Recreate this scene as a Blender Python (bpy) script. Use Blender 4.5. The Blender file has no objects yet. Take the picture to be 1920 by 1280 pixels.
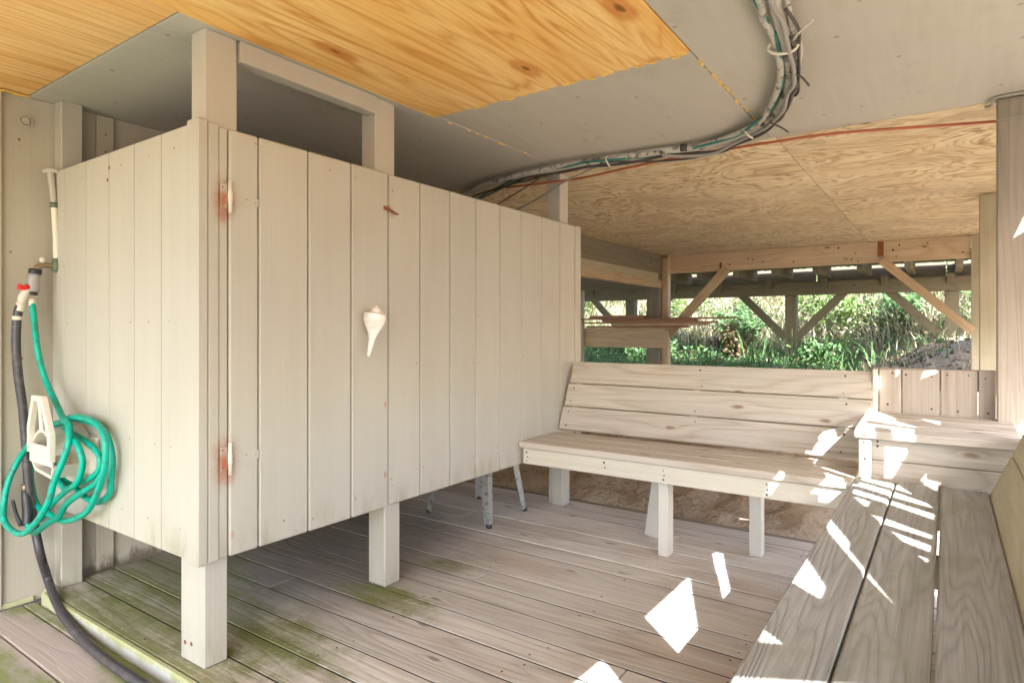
import bpy, bmesh, math, random
import numpy as np
from mathutils import Vector, Matrix
random.seed(7); rng = np.random.default_rng(11)
SC = bpy.context.scene; COL = SC.collection

# ------------------------------------------------------------------ camera
EYE = 1.12                                   # metres above the upper deck
cam_d = bpy.data.cameras.new('camera'); cam = bpy.data.objects.new('camera', cam_d); COL.objects.link(cam)
cam.location = (0, 0, EYE)
cam.rotation_euler = (math.radians(90), 0, math.atan(816 / 1174))
cam_d.sensor_width = 36; cam_d.lens = 1174 / 1920 * 36
cam_d.shift_y = -21 / 1920
cam_d.clip_start = 0.05; cam_d.clip_end = 600
SC.camera = cam

# ------------------------------------------------------------------ world, sun, exposure
SUN = Vector((-1.0, 1.0, -1.1)).normalized()            # direction the sunlight travels
elev = math.asin(-SUN.z)
w = bpy.data.worlds.new('World'); SC.world = w; w.use_nodes = True
wn = w.node_tree; wn.nodes.clear()
sky = wn.nodes.new('ShaderNodeTexSky'); sky.sky_type = 'NISHITA'; sky.sun_disc = False
sky.sun_elevation = elev; sky.sun_rotation = math.atan2(-SUN.x, -SUN.y)
sky.air_density = 1.0; sky.dust_density = 2.5; sky.ozone_density = 0.6
bg = wn.nodes.new('ShaderNodeBackground'); bg.inputs['Strength'].default_value = 0.15
wo = wn.nodes.new('ShaderNodeOutputWorld')
wn.links.new(sky.outputs[0], bg.inputs[0]); wn.links.new(bg.outputs[0], wo.inputs[0])
sl = bpy.data.lights.new('sun', 'SUN'); sl.energy = 5.0; sl.angle = math.radians(0.3); sl.color = (1.0, 0.965, 0.91)
so = bpy.data.objects.new('sun', sl); COL.objects.link(so)
so.rotation_euler = SUN.to_track_quat('-Z', 'Y').to_euler(); so.location = (6, -6, 8)
vs = SC.view_settings
vs.view_transform = 'Standard'; vs.look = 'None'; vs.gamma = 1; vs.use_curve_mapping = False
vs.exposure = 2.58
vs.use_white_balance = True; vs.white_balance_temperature = 5600; vs.white_balance_tint = 10
SC.cycles.use_denoising = True
SC.cycles.max_bounces = 8; SC.cycles.diffuse_bounces = 6; SC.cycles.adaptive_threshold = 0.02; SC.cycles.caustics_reflective = False; SC.cycles.caustics_refractive = False

# ------------------------------------------------------------------ helpers
WM = {}
def link(name, mesh, mat, parent=None, M=None):
    o = bpy.data.objects.new(name, mesh); COL.objects.link(o)
    M = M or Matrix.Identity(4); WM[o] = M
    o.matrix_basis = M
    if parent is not None:
        o.parent = parent; o.matrix_parent_inverse = WM[parent].inverted()
    if mat and mesh and not mesh.materials: mesh.materials.append(mat)
    elif mat and mesh and mesh.materials[0] != mat:
        o.material_slots[0].link = 'OBJECT'; o.material_slots[0].material = mat
    return o
def thing(name, loc, label, cat, group=None):
    o = link(name, None, None, None, Matrix.Translation(loc)); o.empty_display_size = .1
    return tag(o, label, cat, group)
def tag(o, label=None, cat=None, group=None, kind=None):
    if label: o['label'] = label
    if cat: o['category'] = cat
    if group: o['group'] = group
    if kind: o['kind'] = kind
    return o
def setting(name, loc, label=None):
    o = link(name, None, None, None, Matrix.Translation(loc)); o['kind'] = 'structure'
    if label: o['label'] = label
    return o
_bm = {}
def box_mesh(L, W, T, b=.003, mat=None):
    key = (round(L, 4), round(W, 4), round(T, 4), b, mat.name if mat else '')
    if key in _bm: return _bm[key]
    bm = bmesh.new(); bmesh.ops.create_cube(bm, size=1)
    for v in bm.verts: v.co = (v.co.x * L, v.co.y * W, v.co.z * T)
    if b > 0:
        bmesh.ops.bevel(bm, geom=list(bm.edges), offset=min(b, .3 * min(L, W, T)), segments=1, affect='EDGES')
    m = bpy.data.meshes.new('board'); bm.to_mesh(m); bm.free()
    if mat: m.materials.append(mat)
    _bm[key] = m; return m
def frame(c, ex, ey):
    ex = Vector(ex).normalized(); ey = Vector(ey); ey = (ey - ex * ey.dot(ex)).normalized(); ez = ex.cross(ey)
    M = Matrix((ex, ey, ez)).transposed().to_4x4(); M.translation = Vector(c); return M
def bx(name, parent, mat, xr, yr, zr, b=.003, jit=0):
    """axis aligned board, local X along its longest side, local Y along the second longest"""
    d = [xr[1] - xr[0], yr[1] - yr[0], zr[1] - zr[0]]
    c = Vector(((xr[0] + xr[1]) / 2, (yr[0] + yr[1]) / 2, (zr[0] + zr[1]) / 2))
    ax = sorted(range(3), key=lambda i: -d[i]); E = [Vector((1, 0, 0)), Vector((0, 1, 0)), Vector((0, 0, 1))]
    M = frame(c, E[ax[0]], E[ax[1]])
    if jit: M = M @ Matrix.Rotation(random.uniform(-jit, jit), 4, 'X')
    return link(name, box_mesh(d[ax[0]], d[ax[1]], d[ax[2]], b, mat), mat, parent, M)
def bar(name, parent, mat, p0, p1, W, T, side=(0, 1, 0), b=.003):
    """board from p0 to p1; `side` is roughly the direction of its width W"""
    p0 = Vector(p0); p1 = Vector(p1)
    return link(name, box_mesh((p1 - p0).length, W, T, b, mat), mat, parent, frame((p0 + p1) / 2, p1 - p0, side))
def smooth_path(pts, n=8):
    P = [Vector(p) for p in pts]; out = []
    for i in range(len(P) - 1):
        a = P[max(i - 1, 0)]; b = P[i]; c = P[i + 1]; d = P[min(i + 2, len(P) - 1)]
        for k in range(n):
            t = k / n
            out.append(.5 * ((2 * b) + (c - a) * t + (2 * a - 5 * b + 4 * c - d) * t * t + (3 * b - a - 3 * c + d) * t ** 3))
    out.append(P[-1]); return out
def add_tube(bm, pts, r, n=10, cap=True):
    P = [Vector(p) for p in pts]; R = r if isinstance(r, (list, tuple)) else [r] * len(P)
    t = (P[1] - P[0]).normalized(); u = t.orthogonal().normalized(); rings = []
    for i, p in enumerate(P):
        tn = (P[min(i + 1, len(P) - 1)] - P[max(i - 1, 0)])
        if tn.length > 1e-9:
            tn.normalize(); u = (u - tn * u.dot(tn)).normalized(); t = tn
        v = t.cross(u)
        rings.append([bm.verts.new(p + (u * math.cos(2 * math.pi * k / n) + v * math.sin(2 * math.pi * k / n)) * R[i]) for k in range(n)])
    for a, b in zip(rings, rings[1:]):
        for k in range(n): bm.faces.new((a[k], a[(k + 1) % n], b[(k + 1) % n], b[k])).smooth = True
    if cap:
        bm.faces.new(rings[0][::-1]); bm.faces.new(rings[-1])
def mesh_of(bm, name='mesh'):
    bmesh.ops.recalc_face_normals(bm, faces=bm.faces[:])
    m = bpy.data.meshes.new(name); bm.to_mesh(m); bm.free(); return m
def tube(name, parent, mat, pts, r, n=10, sm=8):
    bm = bmesh.new()
    pp = smooth_path(pts, sm) if sm else pts
    if isinstance(r, (list, tuple)) and sm:
        rr = []
        for i in range(len(r) - 1):
            for k in range(sm): rr.append(r[i] + (r[i + 1] - r[i]) * k / sm)
        r = rr + [r[-1]]
    add_tube(bm, pp, r, n); return link(name, mesh_of(bm, name), mat, parent)
def dots(parent, mat, pts, normal, r=.006, name='screw_heads', squash=.35):
    """small dark screw or nail heads: low domes joined in one part"""
    nrm = Vector(normal).normalized(); u = nrm.orthogonal().normalized(); v = nrm.cross(u)
    bm = bmesh.new()
    for p in pts:
        p = Vector(p); rr = r * random.uniform(.7, 1.15)
        ring = [bm.verts.new(p + (u * math.cos(k * math.pi / 3) + v * math.sin(k * math.pi / 3)) * rr - nrm * .001) for k in range(6)]
        ctr = bm.verts.new(p + nrm * r * squash)
        for k in range(6): bm.faces.new((ring[k], ring[(k + 1) % 6], ctr))
    o = link(name, mesh_of(bm), mat, parent); o['kind'] = 'stuff'; return o

# ------------------------------------------------------------------ materials
class NT:
    def __init__(s, name):
        s.m = bpy.data.materials.new(name); s.m.use_nodes = True; s.t = s.m.node_tree; s.t.nodes.clear()
        s.out = s.t.nodes.new('ShaderNodeOutputMaterial'); s.b = s.t.nodes.new('ShaderNodeBsdfPrincipled')
        s.t.links.new(s.b.outputs[0], s.out.inputs[0])
    def n(s, typ, ins={}, out=0, **kw):
        nd = s.t.nodes.new('ShaderNode' + typ)
        for k, v in kw.items(): setattr(nd, k, v)
        for k, v in ins.items(): s.set(nd.inputs[k], v)
        return nd.outputs[out]
    def set(s, sock, v):
        if isinstance(v, bpy.types.NodeSocket): s.t.links.new(v, sock)
        else:
            if isinstance(v, (tuple, list)) and len(v) == 3 and sock.type == 'RGBA': v = (*v, 1)
            sock.default_value = v
    def math(s, op, a, b=0.0, c=0.0, clamp=False):
        return s.n('Math', {0: a, 1: b, 2: c}, operation=op, use_clamp=clamp)
    def vm(s, op, a, b=(0, 0, 0)):
        return s.n('VectorMath', {0: a, 1: b}, out=(1 if op in ('LENGTH', 'DISTANCE', 'DOT_PRODUCT') else 0), operation=op)
    def mix(s, f, a, b, mode='MIX'):
        nd = s.t.nodes.new('ShaderNodeMix'); nd.data_type = 'RGBA'; nd.blend_type = mode; nd.clamp_factor = True
        s.set(nd.inputs[0], f); s.set(nd.inputs[6], a); s.set(nd.inputs[7], b); return nd.outputs[2]
    def ramp(s, f, stops, interp='LINEAR'):
        nd = s.t.nodes.new('ShaderNodeValToRGB'); nd.color_ramp.interpolation = interp
        e = nd.color_ramp.elements
        while len(e) < len(stops): e.new(.5)
        for q, (p, c) in zip(e, stops):
            q.position = p; q.color = (c, c, c, 1) if not isinstance(c, (tuple, list)) else (*c, 1)
        s.t.links.new(f, nd.inputs[0]); return nd.outputs[0]
    def mr(s, v, a, b, c=0.0, d=1.0, smooth=True):
        return s.n('MapRange', {0: v, 1: a, 2: b, 3: c, 4: d}, interpolation_type='SMOOTHSTEP' if smooth else 'LINEAR')
    def noise(s, vec, scale, detail=3.0, rough=.55, dist=0.0):
        return s.n('TexNoise', {'Vector': vec, 'Scale': scale, 'Detail': detail, 'Roughness': rough, 'Distortion': dist})
    def objvec(s, spread=37.0):
        tc = s.n('TexCoord', out=3); rnd = s.n('ObjectInfo', out=5)
        off = s.vm('SCALE', (1.0, .73, .41)); nd = off.node; s.set(nd.inputs[3], s.math('MULTIPLY', rnd, spread))
        return s.vm('ADD', tc, off), rnd
    def world(s): return s.n('NewGeometry', out=0)
    def finish(s, col, rough=.7, bump=None, strength=.3, dist=.004, spec=.35):
        s.set(s.b.inputs['Base Color'], col); s.set(s.b.inputs['Roughness'], rough); s.b.inputs['Specular IOR Level'].default_value = spec
        if bump is not None:
            s.set(s.b.inputs['Normal'], s.n('Bump', {'Strength': strength, 'Distance': dist, 'Height': bump}))
        return s.m

def grain(t, P, ring=16.0, sx=.55, sy=5.0, knots=True, kscale=1.0):
    """0..1 late-wood lines, fibre, knot mask for a board whose length is local X"""
    st = t.vm('MULTIPLY', P, (sx, sy, sy))
    f = t.noise(st, 1.0, 2.0, .45, .25)
    v = t.math('MULTIPLY', f, ring); kmask = None
    if knots:
        kp = t.vm('MULTIPLY', P, (1.15 * kscale, 3.1 * kscale, 3.1 * kscale))
        vd = t.n('TexVoronoi', {'Vector': kp, 'Scale': 1.0, 'Randomness': 1.0}, feature='F1', voronoi_dimensions='2D')
        kd = t.math('ADD', vd, t.math('MULTIPLY', t.noise(P, 30.0, 2.0), .03))
        v = t.math('ADD', v, t.math('DIVIDE', .35, t.math('ADD', kd, .09)))
        kmask = t.mr(kd, .03, .06, 1.0, 0.0)
    line = t.math('PINGPONG', v, 1.0)
    line = t.math('POWER', line, 2.2)
    fib = t.noise(t.vm('MULTIPLY', P, (3.0, 170.0, 170.0)), 1.0, 3.0, .6)
    return line, fib, kmask

def wood(name, light, dark, ring=16.0, contrast=.6, weather=None, wamt=.5, green=None, gamt=0.0, rough=.75, knots=True, tint=.18, bump=.35,
         sy=5.0, scuff=0.0, extra=None, kcol=None):
    t = NT(name); P, rnd = t.objvec()
    line, fib, km = grain(t, P, ring, sy=sy, knots=knots)
    fine = t.noise(t.vm('MULTIPLY', P, (1.2, 60.0, 60.0)), 1.0, 4.0, .65)
    a = t.math('ADD', t.math('MULTIPLY', line, .48), t.math('ADD', t.math('MULTIPLY', t.math('SUBTRACT', fib, .4), 1.0), t.math('MULTIPLY', t.math('SUBTRACT', fine, .42), 1.3)), clamp=True)
    col = t.mix(t.math('MULTIPLY', a, contrast), light, dark)
    blot = t.noise(t.vm('MULTIPLY', P, (1.4, 4.0, 4.0)), 1.0, 4.0, .6)
    if weather: col = t.mix(t.mr(blot, .38, .68, 0.0, wamt), col, weather)
    if green:
        g = t.noise(t.vm('MULTIPLY', P, (2.0, 5.0, 5.0)), 1.7, 5.0, .65)
        col = t.mix(t.mr(g, .5, .68, 0.0, gamt), col, green)
    val = t.math('ADD', 1.0 - tint / 2, t.math('MULTIPLY', rnd, tint))
    col = t.mix(1.0, col, t.n('CombineColor', {0: val, 1: val, 2: val}), 'MULTIPLY')
    if scuff:
        sc_ = t.noise(t.vm('MULTIPLY', P, (9.0, 22.0, 22.0)), 1.0, 6.0, .75)
        col = t.mix(t.mr(sc_, .62, .75, 0.0, scuff), col, (.52, .46, .39))
    if km is not None: col = t.mix(t.math('MULTIPLY', km, .75), col, kcol or tuple(c * .45 for c in dark))
    if extra: col = extra(t, col, P, blot, fib)
    h = t.math('ADD', t.math('MULTIPLY', line, -.5), t.math('MULTIPLY', fib, .8))
    return t.finish(col, rough, h, bump)

def spot(t, W, c, r, soft=.5, stretch=(1, 1, 1), namp=.5, nscale=14.0):
    """0..1 mask of a ragged stain centred on a place"""
    d = t.vm('LENGTH', t.vm('MULTIPLY', t.vm('SUBTRACT', W, c), stretch))
    d = t.math('ADD', d, t.math('MULTIPLY', t.math('SUBTRACT', t.noise(W, nscale, 5.0, .65), .5), r * namp * 2))
    return t.mr(d, r * (1 - soft), r, 1.0, 0.0)

def painted(name, base, grime=(.36, .30, .20), rust=(), amt=.18, chips=0.0, streak=.10, base_dirt=False, dirt=False):
    t = NT(name); P, rnd = t.objvec(); W = t.world()
    fib = t.noise(t.vm('MULTIPLY', P, (2.0, 110.0, 110.0)), 1.0, 4.0, .65)
    band = t.noise(t.vm('MULTIPLY', P, (.7, 9.0, 9.0)), 1.0, 3.0)
    val = t.math('ADD', .96 - streak, t.math('ADD', t.math('MULTIPLY', rnd, .05), t.math('ADD', t.math('MULTIPLY', band, streak), t.math('MULTIPLY', fib, streak * .9))))
    col = t.mix(1.0, base, t.n('CombineColor', {0: val, 1: val, 2: val}), 'MULTIPLY')
    d = t.noise(W, 1.7, 6.0, .62)
    col = t.mix(t.mr(d, .48, .72, 0.0, amt), col, grime)
    if dirt:                                       # splash dirt on the foot of legs and along the lower plank ends
        z = t.n('SeparateXYZ', {0: W}, out=2); g = t.noise(t.vm('MULTIPLY', W, (9, 9, 2.2)), 1.6, 5.0, .7)
        k = t.math('MAXIMUM', t.mr(z, .02, .16, 1.0, 0.0), t.math('MULTIPLY', t.mr(z, .36, .50, 1.0, 0.0), t.mr(z, .34, .352)))
        col = t.mix(t.math('MULTIPLY', k, t.mr(g, .42, .70, 0.0, .55)), col, (.27, .25, .14))
    if chips:
        c = t.noise(t.vm('MULTIPLY', P, (14.0, 60.0, 60.0)), 1.0, 5.0, .7)
        col = t.mix(t.mr(c, .69, .74, 0.0, chips), col, (.22, .19, .15))
    if base_dirt:                                  # mildew creeping up the foot of the siding
        z = t.n('SeparateXYZ', {0: W}, out=2)
        z = t.math('ADD', z, t.math('MULTIPLY', t.noise(t.vm('MULTIPLY', W, (1, 1, .35)), 22.0, 5.0, .7), -.22))
        yy = t.n('SeparateXYZ', {0: W}, out=1)
        k = t.math('MULTIPLY', t.mr(z, -.10, -.02, 1.0, 0.0), t.mr(yy, 1.18, 1.26))
        col = t.mix(t.math('MULTIPLY', k, .85), col, (.10, .08, .045))
    for c, r, a in rust:
        m = t.math('POWER', spot(t, W, c, r, .98, (1, 1.5, .75), .35, 40.0), 1.6)
        col = t.mix(t.math('MULTIPLY', m, a), col, (.36, .11, .04))
    h = t.math('ADD', fib, t.math('MULTIPLY', t.noise(P, 90.0, 3.0), .3))
    return t.finish(col, .58, h, .22, .003, .4)

def plain(name, col, rough=.5, metal=0.0, mottle=.15, mscale=25.0, spec=.5, dark=None):
    t = NT(name); P, rnd = t.objvec()
    n = t.noise(P, mscale, 5.0, .65)
    c = t.mix(t.mr(n, .50 if dark else .42, .66 if dark else .7, 0.0, 1.0 if dark else mottle), col, dark or tuple(x * .55 for x in col))
    t.b.inputs['Metallic'].default_value = metal
    return t.finish(c, rough, n, .08, .003, spec)

def plywood(name, light, mid, dark, ring=20.0, sx=.55, sy=1.9, dash=None, knot=None, blot=None, bamt=.4, dist=.9):
    """rotary-cut veneer: wandering contour lines, patches, short splits"""
    t = NT(name); P, rnd = t.objvec()
    st = t.vm('MULTIPLY', P, (sx, sy, 1.0))
    f = t.noise(st, 1.0, 3.0, .5, dist)
    v = t.math('MULTIPLY', f, ring)
    line = t.math('POWER', t.math('PINGPONG', v, 1.0), 2.4)
    soft = t.noise(t.vm('MULTIPLY', P, (1.1, 4.0, 1.0)), 1.0, 3.0)
    fib = t.noise(t.vm('MULTIPLY', P, (5.0, 120.0, 1.0)), 1.0, 3.0, .6)
    col = t.mix(t.mr(soft, .35, .7), light, mid)
    amp = t.mr(t.noise(t.vm('MULTIPLY', P, (.8, 1.6, 1.0)), 1.3, 2.0), .3, .65, .4, 1.0)
    col = t.mix(t.math('MULTIPLY', line, amp), col, dark)
    col = t.mix(t.math('MULTIPLY', t.math('SUBTRACT', fib, .42, clamp=True), 1.6), col, dark)
    if blot: col = t.mix(t.mr(t.noise(P, 1.3, 4.0, .6), .45, .72, 0.0, bamt), col, blot)
    if dash:
        kp = t.vm('MULTIPLY', P, (5.0, 15.0, 0.0))
        vd = t.n('TexVoronoi', {'Vector': kp, 'Scale': 1.0, 'Randomness': 1.0}, feature='F1', voronoi_dimensions='2D')
        gate = t.mr(t.noise(P, 3.0, 2.0), .50, .58)
        m = t.math('MULTIPLY', t.mr(t.math('ADD', vd, t.math('MULTIPLY', fib, .12)), .13, .22, 1.0, 0.0), gate)
        col = t.mix(t.math('MULTIPLY', m, .8), col, dash)
    if knot:
        kp = t.vm('MULTIPLY', P, (1.0, 2.6, 0.0))
        vd = t.n('TexVoronoi', {'Vector': kp, 'Scale': 1.0, 'Randomness': 1.0}, feature='F1', voronoi_dimensions='2D')
        kd = t.math('ADD', vd, t.math('MULTIPLY', t.noise(P, 14.0, 3.0), .06))
        col = t.mix(t.mr(kd, .10, .16, .7, 0.0), col, knot)
        col = t.mix(t.mr(kd, .045, .07, .85, 0.0), col, tuple(x * .35 for x in knot))
    return t.finish(col, .72, t.math('ADD', fib, t.math('MULTIPLY', line, -.4)), .15, .003, .3)

PAINT = (.495, .46, .388)
RUST = [((-1.975, 1.166, 1.55), .095, 1.0), ((-1.975, 1.178, 1.50), .04, .5), ((-1.975, 1.170, .68), .105, 1.0), ((-1.975, 1.19, .62), .045, .6),
        ((-1.975, 1.945, 1.632), .035, .8), ((-1.98, 1.90, 0.50), .022, .9), ((-1.98, 1.90, .80), .02, .8), ((-1.98, 1.20, .43), .018, .8),
        ((-2.11, 1.10, .06), .03, 1.0), ((-2.05, 1.10, .07), .024, 1.0)]
M_PAINT = painted('beige_paint', PAINT, rust=RUST, amt=.17, streak=.15, dirt=True)
M_WALL = painted('siding_paint', (.475, .435, .355), amt=.28, base_dirt=True, streak=.16)
M_WHITE = painted('white_worn_paint', (.66, .62, .54), grime=(.45, .40, .24), amt=.35, chips=.9)
def deck_extra(t, col, P, blot, fib):
    W = t.world()
    nz = t.noise(W, 6.0, 5.0, .7)
    tone = t.noise(t.vm('MULTIPLY', W, (.8, 3.0, 1)), 1.1, 4.0, .6)
    col = t.mix(t.mr(tone, .5, .72, 0.0, .5), col, (.40, .27, .18))          # brown tannin patches
    yj = t.math('FRACT', t.math('DIVIDE', t.math('SUBTRACT', t.n('SeparateXYZ', {0: W}, out=1), 1.072), .1415))
    seam = t.mr(t.math('ABSOLUTE', t.math('SUBTRACT', yj, .5)), .10, .49, .7, 1.5)       # algae sits thickest along the joints
    # damp, purple-brown boards below the shower
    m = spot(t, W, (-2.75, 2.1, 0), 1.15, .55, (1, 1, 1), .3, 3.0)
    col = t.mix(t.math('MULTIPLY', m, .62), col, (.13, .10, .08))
    for c, r, s, a in [((-2.35, 1.30, 0), .62, (.62, 1.5, 1), .62), ((-1.95, 1.36, 0), .30, (.8, 1.6, 1), .75), ((-1.93, 1.86, 0), .26, (.7, 2.0, 1), .9), ((-1.98, 2.28, 0), .15, (.8, 1.6, 1), .6),
                       ((-2.95, 1.45, 0), .55, (.8, 1.0, 1), .6), ((-2.5, 1.1, 0), .7, (.5, 4.5, 1), .6)]:
        m = t.math('MULTIPLY', spot(t, W, c, r, .85, s, .6, 9.0), t.mr(t.math('ADD', fib, t.math('MULTIPLY', t.noise(W, 48.0, 4.0, .7), .9)), .5, 1.1, .2, 1.3))
        m = t.math('MULTIPLY', m, seam, clamp=True)
        col = t.mix(t.math('MULTIPLY', m, a), col, (.15, .165, .025))
    return col
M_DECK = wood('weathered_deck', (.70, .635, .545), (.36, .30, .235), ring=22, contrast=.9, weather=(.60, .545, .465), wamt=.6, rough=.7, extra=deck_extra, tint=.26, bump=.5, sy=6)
def low_extra(t, col, P, blot, fib):
    W = t.world()
    m = t.mr(t.noise(t.vm('MULTIPLY', W, (1.2, 3.0, 1)), 2.0, 5.0, .7), .38, .56)
    col = t.mix(t.math('MULTIPLY', m, .8), col, (.19, .23, .05))
    s_ = spot(t, W, (-2.75, .91, 0), .42, .5, (.7, 3.6, 1), .5, 6.0)
    return t.mix(t.math('MULTIPLY', s_, .9), col, (.50, .41, .37))
M_LOW = wood('algae_deck', (.42, .38, .30), (.25, .22, .16), weather=(.40, .35, .31), wamt=.7, extra=low_extra, rough=.7, knots=False)
def edge_mat():
    t = NT('algae_white_edge'); W = t.world(); n = t.noise(W, 7.0, 5.0, .7); z = t.n('SeparateXYZ', {0: W}, out=2); x = t.n('SeparateXYZ', {0: W}, out=0)
    up = t.math('ADD', z, t.math('MULTIPLY', t.math('SUBTRACT', n, .5), .09))
    c = t.mix(t.mr(n, .3, .7), (.62, .61, .54), (.52, .50, .42))
    g = t.mr(up, -.026, -.002); g = t.math('MAXIMUM', g, t.mr(t.math('ADD', x, t.math('MULTIPLY', n, .8)), -2.75, -2.2, .8, 0.0))
    c = t.mix(t.math('MULTIPLY', g, .7), c, (.36, .38, .10))
    return t.finish(c, .7, n, .4, .004, .3)
M_EDGE = edge_mat()
M_BENCH = wood('bench_pine', (.62, .545, .435), (.33, .245, .16), ring=24, contrast=.9, weather=(.53, .47, .40), wamt=.5, tint=.14, rough=.65, kcol=(.20, .10, .05))
M_BENCHP = wood('bench_pale_pine', (.72, .66, .52), (.50, .40, .27), ring=11, contrast=.5, weather=(.64, .59, .50), wamt=.5, tint=.08, rough=.65, kcol=(.33, .18, .09))
M_GREY = wood('grey_bench_top', (.42, .39, .33), (.20, .18, .15), ring=46, contrast=.85, weather=(.34, .315, .24), wamt=.55, green=(.22, .21, .10), gamt=.35, tint=.12, scuff=.30, bump=.75, sy=7)
M_TREAT = wood('treated_pine', (.58, .52, .36), (.38, .325, .20), ring=16, contrast=.7, weather=(.42, .40, .25), wamt=.5, tint=.1)
M_BEAM = wood('beam_pine', (.58, .45, .285), (.34, .22, .115), ring=16, contrast=.8, weather=(.40, .32, .22), wamt=.7, tint=.12)
M_POST = wood('post_treated', (.47, .42, .30), (.30, .24, .155), ring=13, contrast=.6, weather=(.33, .32, .22), wamt=.5, tint=.2)
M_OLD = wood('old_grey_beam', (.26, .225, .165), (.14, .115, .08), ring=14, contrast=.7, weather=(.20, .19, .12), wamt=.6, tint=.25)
M_BENCHR = wood('bench_red_pine', (.46, .385, .305), (.26, .185, .125), ring=16, contrast=.95, weather=(.43, .36, .30), wamt=.5, tint=.22, rough=.65, kcol=(.15, .08, .04))
M_BEAML = wood('pale_beam', (.70, .57, .39), (.42, .27, .14), ring=16, contrast=.75, weather=(.52, .40, .26), wamt=.6, tint=.1, kcol=(.10, .055, .03))
M_WALK = wood('walkway_timber', (.23, .185, .115), (.13, .10, .06), ring=13, contrast=.7, weather=(.23, .20, .12), wamt=.5, tint=.25)
M_BIGPOST = wood('big_post', (.37, .31, .245), (.22, .175, .13), ring=22, contrast=.75, weather=(.45, .37, .29), wamt=.5, tint=.05, knots=False, sy=9)
M_SCRAP = wood('scrap_lumber', (.36, .21, .12), (.19, .10, .055), ring=12, contrast=.6, tint=.5, knots=False)
M_PLYY = plywood('fresh_plywood', (.88, .63, .26), (.83, .50, .15), (.60, .26, .04), ring=38, sx=.45, sy=2.6, knot=(.55, .20, .03), dist=.9, blot=(.84, .52, .17))
M_PLYO = plywood('fresh_plywood_straight', (.85, .58, .26), (.78, .44, .15), (.55, .24, .05), ring=46, sx=.10, sy=3.2, dist=.25)
M_PLYT = plywood('tan_plywood', (.79, .69, .46), (.69, .57, .35), (.40, .25, .12), ring=20, sx=1.5, sy=2.1, dash=(.14, .08, .04), blot=(.46, .35, .22), bamt=.7, dist=1.5)
def ceil_mat():
    t = NT('grey_ceiling_paint'); P, rnd = t.objvec(); W = t.world()
    n = t.noise(t.vm('MULTIPLY', P, (1.0, 12.0, 1)), 3.0, 5.0, .65); b = t.noise(P, 2.0, 4.0, .6)
    col = t.mix(t.mr(n, .35, .7, 0.0, .35), (.485, .455, .395), (.415, .385, .325))
    col = t.mix(t.mr(b, .5, .75, 0.0, .25), col, (.40, .37, .30))
    fl = t.n('TexVoronoi', {'Vector': t.vm('MULTIPLY', P, (3.2, 3.4, 0)), 'Scale': 1.0}, feature='F1', voronoi_dimensions='2D')
    col = t.mix(t.mr(t.math('ADD', fl, t.math('MULTIPLY', t.noise(P, 60.0), .03)), .035, .05, .6, 0.0), col, (.20, .17, .13))
    st_ = t.noise(t.vm('MULTIPLY', P, (1.5, 2.5, 0)), 1.4, 6.0, .7)
    col = t.mix(t.mr(st_, .56, .70, 0.0, .35), col, (.33, .29, .22))
    return t.finish(col, .7, n, .2, .003, .3)
M_CEIL = ceil_mat()
M_FOAM = plain('yellow_foam', (.85, .56, .12), .8, mottle=.4)
M_RUST = plain('rust_metal', (.24, .09, .04), .8, .2, dark=(.45, .18, .07), mscale=80)
M_SCREW = plain('dark_screw', (.07, .05, .04), .6, .3)
M_TEAL = plain('teal_hose', (.010, .37, .26), .36, dark=(.03, .20, .14), mscale=38, spec=.5)
M_BLACKH = plain('black_hose', (.055, .05, .055), .42, mottle=.5, mscale=30, dark=(.10, .09, .09))
M_BONE = plain('bone_plastic', (.68, .61, .52), .4, mottle=.12)
M_GREYPL = plain('grey_plastic', (.36, .34, .34), .4)
M_BLKPL = plain('black_plastic', (.03, .028, .032), .4)
M_RED = plain('red_plastic', (.75, .015, .02), .35, mottle=.1)
M_BRASS = plain('aged_brass', (.30, .24, .15), .45, .7)
M_VERD = plain('verdigris', (.15, .19, .13), .6, .3)
M_PVC = plain('cream_pvc', (.75, .68, .56), .4)
M_PIPE = plain('dirty_white_pipe', (.52, .485, .43), .55, dark=(.10, .085, .075), mscale=11)
M_ORANGE = plain('orange_cable', (.40, .11, .05), .5)
M_CABT = plain('teal_cable', (.03, .20, .17), .45, dark=(.07, .07, .06), mscale=20)
M_CABW = plain('stained_cable', (.50, .47, .42), .55, dark=(.09, .08, .07), mscale=32)
M_CABB = plain('dark_cable', (.07, .06, .055), .55, mottle=.5)
M_CABG = plain('grey_cable', (.33, .31, .28), .5)
M_STEEL = plain('worn_silver', (.44, .45, .44), .42, .55, dark=(.17, .16, .14), mscale=35)
M_SHELL = None

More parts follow.
